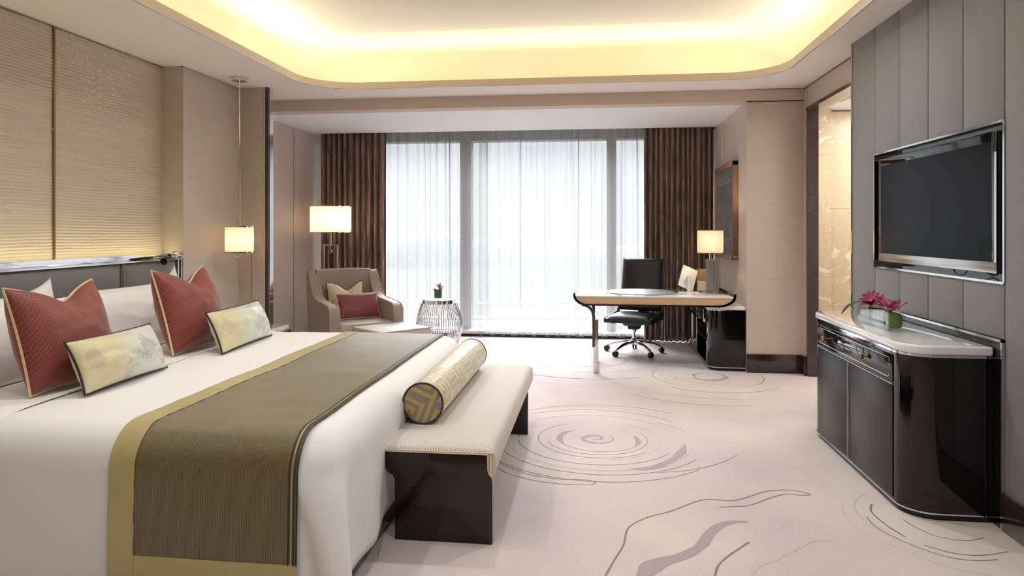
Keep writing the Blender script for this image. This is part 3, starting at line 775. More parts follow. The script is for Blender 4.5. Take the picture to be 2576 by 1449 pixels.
for (ins, z, R) in levels:
    drop = max(0, min(1, (ZT-.04-z)/.45)); r_ = []
    for p in upath(ins, max(.03, R)):
        cor = 4*abs(p[2]*p[3]); cr = cor*drop*.045
        foot = max(0, p[2])
        w_ = side_wave(p[0], p[1], p[2], p[3], drop)+cr
        # the duvet tucks in behind the bench
        if p[2] > .5: t_ = max(0, min(1, (p[1]-2.72)/.30)); w_ = w_*(1-t_)-.030*drop*t_*t_*(3-2*t_)
        zz = z+(und(p[0], p[1]) if z > ZT-.02 else 0)-.06*max(0, 1-max(0, z-.105)/.395)*abs(p[3])**2
        r_.append((p[0]+p[2]*w_, p[1]+p[3]*w_, zz))
    rows.append(r_)
k = len(rows[0]); vs = [v for r_ in rows for v in r_]; fs = []
for i in range(len(rows)-1):
    for j in range(k-1): fs.append((i*k+j, i*k+j+1, (i+1)*k+j+1, (i+1)*k+j))
duv = obj('duvet', MB().add(vs, fs), 'duvet_cotton', ang=180)
tag(duv, 'large white duvet spread over the bed and hanging down its sides', 'duvet')
# folded sheet edge at the head end of the duvet
def fold(u, v):
    y = NY+.03+(FY-NY-.06)*u; a = pi*1.15*v
    r_ = .010
    bx = HX+.03*noise.noise(Vector((y*1.2, 0, 6)))
    e = min(1, min(u, 1-u)*14)
    return (bx-.0-r_*sin(a)*1.6, y, ZT-.012*(1-e)+und(HX, y)*e-r_+r_*cos(a)+.003-(1-e)*.03)
obj('folded_edge', MB().grid(fold, 60, 10), 'duvet_cotton', duv)

# runner
def section(s_):     # s_ from 0 near hem to 1 far hem -> (y, z, ny, nz)
    drop = ZT-RB-.065; arcL = RB*pi/2; flat = (FY-RB)-(NY+RB); L = 2*(drop+arcL)+flat; d = s_*L
    if d < drop: return (NY, .065+d, -1, 0, 1-d/drop)
    d -= drop
    if d < arcL:
        a = d/RB; return (NY+RB-RB*cos(a), ZT-RB+RB*sin(a), -cos(a), sin(a), 0)
    d -= arcL
    if d < flat: return (NY+RB+d, ZT, 0, 1, 0)
    d -= flat
    if d < arcL:
        a = d/RB; return (FY-RB+RB*sin(a), ZT-RB+RB*cos(a), sin(a), cos(a), 0)
    d -= arcL; return (FY, ZT-RB-d, 1, 0, d/drop)
def runner_grid(xa_, xb_, sa, sb_, off, nx, ns, puck=0):
    def f(u, v):
        x = xa_+(xb_-xa_)*u; y, z, ny, nz, dp = section(sa+(sb_-sa)*v)
        drop = max(0, min(1, (ZT-.04-z)/.45))
        o_ = off + (max(0, .012*drop*noise.noise(Vector((x*1.3, 2 if ny < 0 else 8, 0)))) + .012*drop if abs(ny) > .1 else 0)
        if puck: o_ += puck*(.5+.5*sin((y-z)*70+6*noise.noise(Vector((y*4, z*4, 0)))))*(.3+.7*u)
        xx = x + .035*(z < ZT-.02)*0
        return (xx, y+ny*o_, z+nz*o_+(und(x, y) if nz > .9 else 0))
    return MB().grid(f, nx, ns)
rn = thing('bed_runner', 'olive ribbed runner with khaki satin border draped across the foot of the bed', 'bed runner', (-1.43, NY, .65))
obj('ribbed_cloth', runner_grid(-1.70, -1.06, .035, .965, .007, 40, 150), 'runner_weave', rn, ang=180)
obj('satin_border', runner_grid(-1.80, -1.695, .0, 1.0, .008, 8, 260, puck=.003), 'khaki_satin', rn, ang=180)
obj('end_border', runner_grid(-1.70, -1.06, .0, .036, .008, 30, 8), 'khaki_satin', rn, ang=180)
obj('end_border', runner_grid(-1.70, -1.06, .964, 1.0, .008, 30, 8), 'khaki_satin', rn, ang=180)
for xx in (-1.062, -1.072, -1.082, -1.093):
    obj('edge_rib', runner_grid(xx-.0022, xx+.0022, .035, .965, .0098, 1, 120), 'dark_piping' if xx != -1.082 else 'khaki_satin', rn)

# ------------------------------------------------------------------ pillows and cushions
def pillow_fn(w, h, t, pinch=.06, chop=0, sag=0, seed=0, wr_=.004, exp_=.42, skew=0, peak=0):
    def pos(U, V, side):      # U,V in -1..1
        x = w/2*U*(1-pinch*(1-V*V)); y = h/2*V*(1-pinch*(1-U*U))
        base = max(0, (1-U*U)*(1-V*V))
        th = t/2*base**exp_
        c_ = 0
        if chop: 
            q = max(0, V)**1.3*exp(-((U-.1)/.42)**2); y -= chop*q; th *= 1-.35*q
            y -= chop*.35*max(0, V)**2*(1-U*U)
        th += wr_*noise.noise(Vector((U*3+seed, V*3, side)))*base**.3
        x += skew*V
        if peak: y += peak*max(0, V)**3*(max(0, U)**4)
        return Vector((x, y+sag, side*th))
    return pos
def make_pillow(root, pos, mat, nu, nv, colfn=None, name='cover'):
    mb = MB()
    for side in (1, -1):
        mb.grid(lambda u, v: pos(2*u-1, 2*v-1, side), nu, nv, (lambda u, v: colfn(u, v, side)) if colfn else None)
    return obj(name, mb, mat, root, local=True, ang=180)
def piping(root, pos, mat, r=.006, n=22, label=None):
    P = []
    for i in range(n): P.append(pos(-1+2*i/n, -1, 0))
    for i in range(n): P.append(pos(1, -1+2*i/n, 0))
    for i in range(n): P.append(pos(1-2*i/n, 1, 0))
    for i in range(n): P.append(pos(-1, 1-2*i/n, 0))
    return obj('piping', MB().tube(P, r, 8, closed=True), mat, root, local=True)
def frame_from(bl, br, up):           # local x along width, y up the cushion, z out of its front
    x = (Vector(br)-Vector(bl)).normalized(); u = Vector(up); y = (u-x*u.dot(x)).normalized(); z = x.cross(y)
    M = Matrix((x, y, z)).transposed().to_4x4()
    return M, (Vector(bl)+Vector(br))/2
def place(name, label, cat, bl, br, top_shift, h, group=None, lift=0):
    """bl, br: bottom corners in the room; top_shift: how far the top leans (dx,dy) per height"""
    M, mid = frame_from(bl, br, (top_shift[0], top_shift[1], 1))
    y = Vector((M[0][1], M[1][1], M[2][1]))
    c = mid+y*(h/2)+Vector((0, 0, lift))
    return thing(name, label, cat, tuple(c), 0, group, rot=M)
# white pillows (front row, back row); +X is towards the foot: local z must face +X
def white_pillow(label, y0, y1, xb_, h, lean, seed, chop=0, peak=0, w_t=.2):
    r_ = place('pillow', label, 'pillow', (xb_, y0, ZT-.03), (xb_, y1, ZT-.03), (lean, 0), h, 'white pillows against the headboard')
    pos = pillow_fn(y1-y0, h, w_t, .03, chop, 0, seed, .012, .36, 0, peak)
    make_pillow(r_, pos, 'sheet', 40, 30); return r_
white_pillow('back white pillow on the near side, its corner peaking above the left red cushion', 2.60, 3.74, -3.12, .42, -.25, 1, peak=.09, w_t=.15)
white_pillow('back white pillow on the far side, corner peaking beside the right red cushion', 3.95, 4.97, -3.12, .40, -.25, 2, peak=.13, w_t=.15)
white_pillow('white pillow of the front row behind the left red cushion, cut by the left edge', 2.50, 3.60, -2.86, .42, -.35, 3, w_t=.22)
white_pillow('white pillow of the front row between the two red cushions', 3.62, 4.76, -2.86, .42, -.35, 4, w_t=.22)

RED = lin((152, 64, 52)); DRK = lin((98, 58, 58))
ZSET = {0: (0, 1, 2), 1: (2,), 2: (2, 3, 0), 3: ()}
def red_col(nu, nv):
    def f(u, v, side):
        i = int(u*nu); j = int(v*nv)
        return DRK if (i+(j//4)) % 4 in ZSET[j % 4] else RED
    return f
def red_cushion(label, bl, br, h, lean, seed, chop):
    w = (Vector(br)-Vector(bl)).length
    r_ = place('cushion', label, 'cushion', bl, br, lean, h, 'red zigzag cushions on the bed')
    pos = pillow_fn(w, h, .28, .05, chop, 0, seed, .008, .48)
    make_pillow(r_, pos, 'red_weave', 124, 110, red_col(124, 110))
    piping(r_, pos, 'cream_piping', .006); return r_
red_cushion('left red zigzag-patterned cushion with cream piping, nearest the camera on the bed', (-2.50, 2.77, .655), (-2.52, 3.34, .655), .50, (-.28, .06), 11, .065)
red_cushion('right red zigzag-patterned cushion with cream piping, on the far side of the bed', (-2.48, 3.78, .655), (-2.50, 4.36, .655), .52, (-.28, .06), 12, .075)

# pale lumbar cushions with an embroidered tree
def tree_map(nu, nv, seed):
    rnd = random.Random(seed); g = {}
    def walk(x, y, a, L, d):
        steps = int(L/.004)
        for _ in range(steps):
            x += cos(a)*.004; y += sin(a)*.004; a += rnd.uniform(-.3, .3)
            i, j = int(x*nu/2.2), int(y*nv)
            g[(i, j)] = max(g.get((i, j), 0), 1)
        if d > 0:
            for _ in range(3): walk(x, y, a+rnd.uniform(-1.0, 1.0), L*rnd.uniform(.6, .85), d-1)
        else:
            for _ in range(5):
                aa = rnd.uniform(0, 6.28)
                i, j = int((x+.03*cos(aa))*nu/2.2), int((y+.03*sin(aa))*nv); g[(i, j)] = 1
    walk(1.35, .12, 1.7, .20, 5); walk(1.5, .05, 1.1, .22, 5); walk(1.25, .1, 2.4, .18, 4); walk(1.3, .85, -.5, .1, 3)
    return g
SIL = lin((224, 222, 216)); YEL = lin((218, 207, 166)); STC = lin((188, 183, 182)); LIL = lin((190, 172, 166)); GRN = lin((214, 218, 200))
def satin_col(nu, nv, seed, cut=.38):
    g = tree_map(nu, nv, seed)
    def f(u, v, side):
        i, j = int(u*nu), int(v*nv)
        t_ = max(0, min(1, (u-cut+.12+.05*noise.noise(Vector((v*3, seed, 0))))/.24))
        c = tuple(YEL[k]*(1-t_)+(GRN[k] if u < .6 else SIL[k])*t_ for k in range(3))
        if (i, j) in g and side > 0: c = STC
        q = noise.noise(Vector((u*7+seed, v*5, 2)))
        if u < .24 and side > 0 and exp(-((u-.10)/.09)**2-((v-.55)/.3)**2)+.3*q > .62 and (i+j) % 2: c = LIL
        return c
    return f
def lumbar(label, bl, br, h, lean, seed, cut=.38, t=.19):
    w = (Vector(br)-Vector(bl)).length
    r_ = place('lumbar_cushion', label, 'cushion', bl, br, lean, h, None)
    pos = pillow_fn(w, h, t, .06, 0, 0, seed, .008, .5)
    make_pillow(r_, pos, 'satin_print', 260, 120, satin_col(260, 120, seed, cut))
    piping(r_, pos, 'dark_piping', .006); return r_
lumbar('left pale yellow satin lumbar cushion with embroidered tree and dark piping, nearest the camera', (-2.26, 2.80, .662), (-2.28, 3.42, .662), .25, (-.42, -.02), 31)
lumbar('right pale yellow satin lumbar cushion with embroidered tree, in front of the far red cushion', (-2.20, 3.83, .662), (-2.25, 4.56, .662), .26, (-.42, -.02), 44, cut=.30)

# ------------------------------------------------------------------ bench with bolster
bn = thing('bench', 'upholstered bed-end bench with woven cream seat and glossy dark end panels', 'bench', (-.69, 3.95, 0))
leg_o = [(-.895, 0), (-.45, 0), (-.45, .27), (-.453, .285), (-.463, .30), (-.468, .315), (-.468, .40), (-.94, .40), (-.94, .335), (-.936, .315), (-.925, .30), (-.905, .29), (-.897, .275)]
for y0 in (3.0, 4.64):
    obj('end_panel', MB().prism(leg_o, y0, y0+.045), 'brown_lacquer', bn, bevel=.003)
obj('chrome_strip', MB().box(-.94, 2.996, .398, -.468, 3.01, .404), 'chrome', bn)
seat_o = [(-.94, .402), (-.47, .402), (-.468, .33), (-.462, .312), (-.452, .305), (-.442, .315), (-.438, .335), (-.440, .40), (-.446, .418), (-.458, .428), (-.48, .436), (-.70, .438), (-.93, .436), (-.944, .425)]
def arcs(pts): return pts
mb = MB()
SEG = 40
for i in range(SEG+1):
    pass
SY = [(2.998, 0), (3.004, .35), (3.02, .65), (3.05, .9), (3.10, 1), (4.80, 1), (4.85, .9), (4.88, .65), (4.896, .3), (4.90, 0)]
vs = []; fs = []; k = len(seat_o)
for y_, e_ in SY:
    for p in seat_o:
        z_ = p[1]
        if z_ > .405: z_ = .406+(z_-.406)*e_
        vs.append((p[0], y_, z_))
for i in range(len(SY)-1):
    for j in range(k): fs.append((i*k+j, i*k+(j+1) % k, (i+1)*k+(j+1) % k, (i+1)*k+j))
fs += [tuple(range(k)), tuple((len(SY)-1)*k+j for j in range(k))]
obj('seat_cushion', MB().add(vs, fs), 'bench_weave', bn, ang=60)
obj('seat_piping', MB().tube([(p[0], 2.997, min(.407, p[1])) for p in seat_o[1:]], .0035, 8), 'cream_piping', bn)
obj('frame', MB().box(-.93, 3.04, .30, -.50, 4.64, .402).box(-.93, 4.68, .36, -.48, 4.89, .402), 'brown_lacquer', bn)
# bolster
bo = thing('bolster', 'cylindrical bolster cushion with yellow and grey fret pattern lying on the bench', 'cushion', (-.842, 4.0, .54))
BR_, BY0, BY1, BX, BZ_ = .104, 3.30, 4.66, -.842, .541
KY = lin((196, 178, 110)); KG = lin((196, 192, 194)); KM = lin((150, 130, 126)); KL = lin((226, 218, 190))
FRET = ["YYYYYYYYMM", "YMMMMMMYMM", "YMYYYYMYMM", "YMYMMYMYMM", "YMYMYYMYMM", "YMYMMMMYMM", "YMYYYYYYMM", "YMMMMMMMMM", "YYYYYYYYYY", "MMMMMMMMMM"]
nu, nv = 80, 130
def bcol(u, v):
    i = int(u*nu); j = int(v*nv); a = i % 20; b_ = j % 20
    if (i//20+j//20) % 2: a = 19-a
    ch = FRET[(a//2)][(b_//2)]
    strp = (j//2) % 3 == 0
    if ch == 'Y': return KY
    return KG if (b_//2) % 3 else KL
def bsurf(u, v):
    a = 2*pi*u; e = min(v, 1-v)*(BY1-BY0); r_ = BR_*(1-.06*exp(-e/.012))
    return (BX+r_*cos(a), BY0+(BY1-BY0)*v, BZ_+r_*sin(a))
obj('cover', MB().grid(bsurf, nu, nv, bcol), 'key_weave', bo, ang=180)
for y, s_ in ((BY0, -1), (BY1, 1)):
    mb = MB(); n_ = 60
    ca, sa_ = cos(.38), sin(.38)
    for i in range(n_):
        for j in range(n_):
            a0, a1 = -1+2*i/n_, -1+2*(i+1)/n_; b0, b1 = -1+2*j/n_, -1+2*(j+1)/n_
            def dm(a, b):   # square -> disc
                return (a*sqrt(1-b*b/2), b*sqrt(1-a*a/2))
            q = [dm(a0, b0), dm(a1, b0), dm(a1, b1), dm(a0, b1)]
            cx_, cy_ = (q[0][0]+q[2][0])/2, (q[0][1]+q[2][1])/2
            X_, Y_ = cx_*ca-cy_*sa_, cx_*sa_+cy_*ca
            gi, gj = int((X_+3.02)*5.4) % 10, int((Y_+3.3)*5.4) % 10
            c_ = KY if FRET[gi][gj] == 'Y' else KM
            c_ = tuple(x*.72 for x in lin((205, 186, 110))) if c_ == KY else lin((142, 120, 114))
            R_ = BR_*.94
            bul = lambda p: .010*(1-(p[0]**2+p[1]**2))
            mb.add([(BX+p[0]*R_, y+s_*bul(p), BZ_+p[1]*R_) for p in q], [(0, 1, 2, 3)], c_)
    obj('end_cap', mb, 'key_weave', bo)
    obj('piping', MB().tube([(BX+BR_*.965*cos(2*pi*i/40), y, BZ_+BR_*.965*sin(2*pi*i/40)) for i in range(40)], .005, 8, closed=True), 'dark_piping', bo)

# ------------------------------------------------------------------ nightstand
ns = thing('nightstand', 'low nightstand with white stone top and black drawer, beyond the bed', 'nightstand', (-3.15, 5.7, 0))
obj('cabinet_body', MB().box(-3.43, 5.35, 0, -2.86, 6.20, .455), 'black_lacquer', ns, bevel=.01)
obj('stone_top', MB().prism(rrect(-3.44, 5.3, -2.88, 6.21, .03, 6), .468, .50, 'z'), 'marble_white', ns, bevel=.004)
obj('chrome_strip', MB().box(-3.43, 5.34, .455, -2.855, 6.205, .468), 'chrome', ns)
obj('drawer_front', MB().box(-2.86, 5.38, .26, -2.848, 6.18, .44), 'black_lacquer', ns, bevel=.002)
obj('knob', MB().lathe([(.008, 0), (.006, .01), (.016, .02), (0.0001, .03)], (-2.848, 5.8, .35), 12, axis='x'), 'gold_trim', ns)

# ------------------------------------------------------------------ pendant lamp
px_, py_ = -3.20, 5.86
pl = thing('pendant_lamp', 'pendant lamp with pleated glowing shade hanging on a long chrome rod over the nightstand', 'lamp', (px_, py_, CZ))
obj('canopy', MB().lathe([(.066, CZ), (.066, CZ-.03), (.055, CZ-.034), (.0001, CZ-.036)], (px_, py_, 0), 28), 'chrome', pl)
obj('rod', MB().tube([(px_, py_, CZ-.03), (px_, py_, 1.43)], .007, 10), 'chrome', pl)
def pleat(u, v):
    a = 2*pi*u; r_ = .118+.0045*cos(a*40)
    return (px_+r_*cos(a), py_+r_*sin(a), 1.20+.225*v)
sh = obj('lamp_shade', MB().grid(pleat, 352, 2), 'pendant_shade', pl, ang=180)
for z in (1.197, 1.428):
    obj('shade_ring', MB().lathe([(.113, z-.006), (.124, z-.006), (.124, z+.006), (.113, z+.006), (.113, z-.006)], (px_, py_, 0), 40), 'chrome', pl)
obj('glass_ball', MB().sphere((px_, py_, 1.158), .028, 24, 14), 'crystal', pl)
obj('finial', MB().tube([(px_, py_, 1.20), (px_, py_, 1.178)], .006, 8), 'chrome', pl)
def point(name, loc, power, color=(1, .80, .55), r_=.03):
    l = bpy.data.lights.new(name, 'POINT'); l.energy = power; l.color = color; l.shadow_soft_size = r_
    o = bpy.data.objects.new(name, l); COL.objects.link(o); o.location = loc; return o
point('pendant_bulb', (px_, py_, 1.31), 13, (1, .76, .50))

# ------------------------------------------------------------------ floor lamp
fx, fy = -3.27, 8.20
fl = thing('floor_lamp', 'floor lamp with white drum shade on a chrome double-post stand behind the armchair', 'lamp', (fx, fy, 0))
obj('lamp_shade', MB().grid(lambda u, v: (fx+.25*cos(2*pi*u), fy+.25*sin(2*pi*u), 1.37+.32*v), 56, 2), 'floor_shade', fl, ang=180)
for z in (1.368, 1.692):
    obj('shade_ring', MB().lathe([(.246, z-.005), (.254, z-.005), (.254, z+.005), (.246, z+.005), (.246, z-.005)], (fx, fy, 0), 56), 'chrome', fl)
obj('stem', MB().tube([(fx, fy, 1.20), (fx, fy, 1.5)], .011, 12), 'chrome', fl)
for s_ in (-1, 1):
    obj('post', MB().tube([(fx+s_*.086, fy, .02), (fx+s_*.086, fy, 1.20)], .012, 10), 'brushed', fl)
obj('crossbar', MB().box(fx-.098, fy-.014, 1.195, fx+.098, fy+.014, 1.22), 'brushed', fl, bevel=.003)
obj('glass_ball', MB().sphere((fx, fy, 1.135), .026, 20, 12), 'crystal', fl)
obj('ball_pin', MB().tube([(fx, fy, 1.2), (fx, fy, 1.16)], .004, 6), 'chrome', fl)
obj('base', MB().prism(rrect(fx-.16, fy-.13, fx+.16, fy+.13, .02, 4), 0, .022, 'z'), 'chrome', fl, bevel=.003)
point('floor_lamp_bulb', (fx, fy, 1.53), 42, (1, .80, .56))
obj('shade_spider', MB().tube([(fx-.246, fy, 1.67), (fx+.246, fy, 1.67)], .003, 6).tube([(fx, fy-.246, 1.67), (fx, fy+.246, 1.67)], .003, 6).tube([(fx, fy, 1.5), (fx, fy, 1.67)], .004, 6), 'chrome', fl)

# ------------------------------------------------------------------ armchair (local: faces -y)
AC = (-2.60, 7.22, 0)
ac = thing('armchair', 'taupe woven armchair with swooping arms in front of the left brown drape', 'armchair', AC, radians(39))
prof = [(.36, .10), (.44, .60), (.47, .88), (.465, .915), (.44, .935), (.40, .93), (.36, .89), (.31, .80), (.25, .72), (.17, .665), (.06, .640), (-.10, .628), (-.27, .615), (-.335, .60), (-.37, .57), (-.383, .52), (-.385, .10)]
pr2 = smooth_path([(p[0], p[1]) for p in prof[1:-1]], 4)
pr2 = [prof[0]]+pr2+[prof[-1]]
for s_ in (-1, 1):
    x0, x1 = sorted((s_*.29, s_*.405))
    obj('arm', MB().prism(pr2, x0, x1, 'x'), 'chair_weave', ac, local=True, bevel=.022, seg=3)
    for xx in (x0+.012 if s_ < 0 else x0+.012, x1-.012):
        pass
    xo = s_*.300
    obj('arm_piping', MB().tube([(xo, p[0], p[1]+.001) for p in pr2[2:-1]], .0045, 6), 'taupe_piping', ac, local=True)
    xo = s_*.397
    obj('arm_piping', MB().tube([(xo, p[0], p[1]+.001) for p in pr2[2:-1]], .0045, 6), 'taupe_piping', ac, local=True)
back = smooth_path([(.30, .36), (.335, .60), (.36, .84), (.375, .925), (.40, .945), (.44, .945), (.468, .92), (.46, .80), (.42, .40)], 4)
def backf(u, v):
    i = v*(len(back)-1); a = int(min(i, len(back)-2)); t_ = i-a
    p0, p1 = back[a], back[a+1]
    X_ = -.315+.63*u
    return (X_, p0[0]*(1-t_)+p1[0]*t_-.03*(1-(2*u-1)**2)*(-1)+0, p0[1]*(1-t_)+p1[1]*t_+.012*(1-(2*u-1)**4))
obj('backrest', MB().grid(backf, 20, 36), 'chair_weave', ac, local=True, ang=60)
obj('seat_cushion', MB().box(-.292, -.40, .30, .292, .36, .425), 'seat_weave', ac, local=True, bevel=.03, seg=4)
obj('seat_piping', MB().tube([(x, -.395, .415) for x in (-.27, 0, .27)], .004, 6), 'cream_piping', ac, local=True)
obj('seat_base', MB().box(-.30, -.375, .10, .30, .40, .30), 'chair_weave', ac, local=True, bevel=.01)
for (x, y) in ((-.33, -.32), (.33, -.32), (-.33, .34), (.33, .34)):
    obj('foot', MB().tube([(x, y, 0), (x, y, .105)], [.016, .022], 12), 'dark_wood', ac, local=True)
# chair cushions
def on_chair(x, y, z): return RM[ac.name] @ Vector((x, y, z))
def chair_cushion(name, label, x0, x1, y, z, h, lean, mat, colf, pipe, seed, t, chop=0, n=(60, 60), tilt=0):
    bl = on_chair(x0, y, z); br = on_chair(x1, y, z+tilt)
    up_ = RM[ac.name].to_3x3() @ Vector((0, lean, 1))
    M, mid = frame_from(bl, br, up_); yv = Vector((M[0][1], M[1][1], M[2][1]))
    r_ = thing(name, label, 'cushion', tuple(mid+yv*h/2), 0, None, rot=M)
    pos = pillow_fn(x1-x0, h, t, .06, chop, 0, seed, .006, .48)
    make_pillow(r_, pos, mat, n[0], n[1], colf); piping(r_, pos, pipe, .005)
chair_cushion('cushion', 'square pale gold satin cushion with dark piping leaning on the armchair back', -.24, .18, .19, .43, .40, .22, 'satin_print', satin_col(60, 60, 5, 1.2), 'dark_piping', 51, .15, chop=.07)
chair_cushion('cushion', 'rectangular plum red cushion in front on the armchair seat', -.20, .27, -.06, .435, .29, .45, 'plum_fabric', None, 'cream_piping', 52, .14)
# ottoman
OT = (-2.035, 6.705, 0)
ot = thing('ottoman', 'taupe ottoman with piped seat pad in front of the armchair', 'ottoman', OT, radians(50))
obj('pad', MB().box(-.30, -.28, .30, .30, .28, .42), 'seat_weave', ot, local=True, bevel=.025, seg=4)
obj('upholstered_base', MB().box(-.29, -.27, .10, .29, .27, .31), 'chair_weave', ot, local=True, bevel=.01)
obj('piping', MB().tube([(-.29, -.275, .412), (.29, -.275, .412), (.29, .275, .412), (-.29, .275, .412)], .005, 6, closed=True), 'tan_box', ot, local=True)
for (x, y) in ((-.25, -.22), (.25, -.22), (-.25, .22), (.25, .22)):
    obj('foot', MB().tube([(x, y, 0), (x, y, .105)], [.014, .02], 12), 'dark_wood', ot, local=True)

# ------------------------------------------------------------------ wire side table
tx_, ty_ = -1.80, 7.82
st = thing('side_table', 'round barrel-shaped side table of chrome wires with white top', 'side table', (tx_, ty_, 0))
obj('table_top', MB().lathe([(.0001, .575), (.187, .575), (.187, .586), (.0001, .586)], (tx_, ty_, 0), 48), 'glass_white', st)
obj('top_band', MB().lathe([(.186, .545), (.195, .545), (.195, .583), (.186, .583), (.186, .545)], (tx_, ty_, 0), 48), 'chrome', st)
def bar_r(t_): return .185+.080*sin(pi*(.06+.90*t_))**1.0
wire = MB().tube([(bar_r(1-k_/12), 0, .545*(k_/12)+.005*(k_ == 0)) for k_ in range(13)], .0042, 6)
proto = None
for i in range(60):
    if proto is None:
        proto = obj('wire', wire, 'chrome', st, local=True)
        continue
    c = proto.copy(); COL.objects.link(c); c.parent = st; c.rotation_euler = (0, 0, 2*pi*i/60)
for z in (.012, .20):
    r_ = bar_r(1-z/.545)
    obj('hoop', MB().tube([(tx_+(r_-.006)*cos(2*pi*i/48), ty_+(r_-.006)*sin(2*pi*i/48), z) for i in range(48)], .005, 6, closed=True), 'chrome', st)
# flower pot on it
def flower(root, c, R_, npet, mat, seed, up_=(0, 0, 1), core=True, lay=2):
    rnd = random.Random(seed); q = Vector(up_).normalized().to_track_quat('Z', 'Y')
    for L in range(lay):
        n_ = npet if L == 0 else npet-1
        for i in range(n_):
            a = 2*pi*(i+.5*L)/n_+rnd.uniform(-.2, .2); el = (.35 if L == 0 else .95)+rnd.uniform(-.15, .25)
            ln = R_*(1 if L == 0 else .85)*rnd.uniform(.85, 1.1); wd = ln*.40
            def f(u, v, a=a, el=el, ln=ln, wd=wd):
                w_ = wd*sin(pi*min(1, (v*.93+.05)))**.8*(u-.5)*2*.5*1.2
                r_ = ln*v*cos(el*(1-.25*v)); z = ln*v*sin(el*(1-.25*v))+.10*ln*v*v+ (abs(u-.5)*2)**2*wd*.25
                p = Vector((r_*cos(a)-w_*sin(a), r_*sin(a)+w_*cos(a), z))
                return tuple(Vector(c)+q @ p)
            mb_ = MB().grid(f, 4, 7)
            obj('petal', mb_, mat, root, ang=180)
    if core: obj('flower_core', MB().sphere(tuple(Vector(c)+q @ Vector((0, 0, R_*.22))), R_*.16, 10, 8), 'petal_core', root)
vs_ = thing('bud_vase', 'small round glass vase lined with green leaf holding one pink orchid, on the wire table', 'vase', (tx_+.0, ty_-.02, .586))
vx, vy = tx_-.005, ty_-.03
obj('vase_glass', MB().lathe([(.0001, .587), (.046, .587), (.05, .592), (.05, .695), (.047, .695), (.047, .60), (.0001, .60)], (vx, vy, 0), 28), 'clear_glass', vs_)
obj('leaf_lining', MB().lathe([(.0001, .608), (.043, .608), (.045, .64), (.045, .705), (.042, .71), (.03, .712), (.0001, .69)], (vx, vy, 0), 24), 'leaf', vs_)
obj('rim_leaf', MB().grid(lambda u, v: (vx-.05+.10*u, vy-.035+.03*sin(pi*u)*v, .70+.012*v+.008*sin(3*u)), 8, 3), 'leaf', vs_)
flower(vs_, (vx+.012, vy, .72), .062, 5, 'petal_light', 4, (.5, -.3, 1))

# ------------------------------------------------------------------ desk
dk = thing('desk', 'boat-shaped writing desk with cream apron, black lacquer shell and white top', 'desk', (.57, 7.1, 0))
DYA, DYB = 6.70, 7.50
DL, DR = -.205, 1.345
outer = smooth_path([(DL, .775), (DL+.004, .735), (DL+.03, .695), (DL+.075, .668), (DL+.12, .660)], 5) + smooth_path([(DR-.16, .660), (DR-.10, .667), (DR-.05, .69), (DR-.012, .725), (DR, .785)], 5)
inner = [(p[0]+(.02 if p[0] < .5 else -.02), p[1]+.016) for p in outer]
inner = [(p[0], min(p[1], .785)) for p in inner]
obj('shell', MB().prism(outer+inner[::-1], DYA, DYB), 'black_lacquer', dk, smooth=True)
body = [(p[0], min(p[1], .745)) for p in inner if p[1] < .79]
body = [(DL+.026, .745)]+[p for p in inner if p[1] < .744]+[(DR-.026, .745)]
obj('apron', MB().prism(body, DYA+.006, DYB-.006), 'desk_weave', dk)
obj('top_slab', MB().box(DL+.022, DYA+.002, .745, DR-.024, DYB-.002, .758), 'glass_white', dk, bevel=.002)
# loop leg
def loop_leg(x):
    pts = [(DYA+.02, 0), (DYB-.10, 0), (DYB-.10, .50), (DYA+.02, .50)]
    mb = MB(); w = .052
    mb.box(x-w/2, DYA-.0, 0, x+w/2, DYA+.03, .52).box(x-w/2, DYB-.15, 0, x+w/2, DYB-.12, .52).box(x-w/2, DYA+.03, 0, x+w/2, DYB-.15, .022).box(x-w/2, DYA+.03, .498, x+w/2, DYB-.15, .52)
    return mb
lx = 0.015
obj('loop_leg', loop_leg(lx), 'chrome', dk, bevel=.003)
br_ = smooth_path([(DL+.085, .662), (DL+.135, .655), (DL+.175, .628), (DL+.195, .585), (DL+.20, .52), (DL+.20, .26)], 5)
for y0 in (DYA-.014, DYB-.12):
    o_ = [(p[0]+.014, p[1]+.006) for p in br_]; i_ = [(p[0]-.014, p[1]-.006) for p in br_]
    obj('bracket', MB().prism(o_+i_[::-1], y0, y0+.016), 'dark_wood', dk)
obj('desk_stub', MB().lathe([(.02, .644), (.02, .662)], (1.24, 6.98+.06, 0), 16), 'chrome', dk)

# items on desk
pad = obj('desk_pad', MB().lathe([(.0001, .7585), (.345, .7585), (.35, .762), (.345, .766), (.0001, .766)], (.47, 7.12, 0), 64), 'grey_leather')
tag(pad, 'large round grey desk pad lying on the white desk top', 'desk pad')
lp = thing('desk_lamp', 'desk lamp with square cream shade on a crystal column, on the desk', 'lamp', (1.17, 7.08, .758))
Lx, Ly = 1.165, 7.085
q_ = radians(-14)
def rotbox(x0, y0, z0, x1, y1, z1): return MB().box(x0, y0, z0, x1, y1, z1).xf(Matrix.Translation((Lx, Ly, 0)) @ Matrix.Rotation(q_, 4, 'Z'))
S_ = .118
mb = MB()
for (a, b_) in (((-S_, -S_), (S_, -S_)), ((S_, -S_), (S_, S_)), ((S_, S_), (-S_, S_)), ((-S_, S_), (-S_, -S_))):
    mb.add([(a[0], a[1], 1.168), (b_[0], b_[1], 1.168), (b_[0], b_[1], 1.392), (a[0], a[1], 1.392)], [(0, 1, 2, 3)])
mb.xf(Matrix.Translation((Lx, Ly, 0)) @ Matrix.Rotation(q_, 4, 'Z'))
obj('lamp_shade', mb, 'desk_shade', lp, smooth=False)
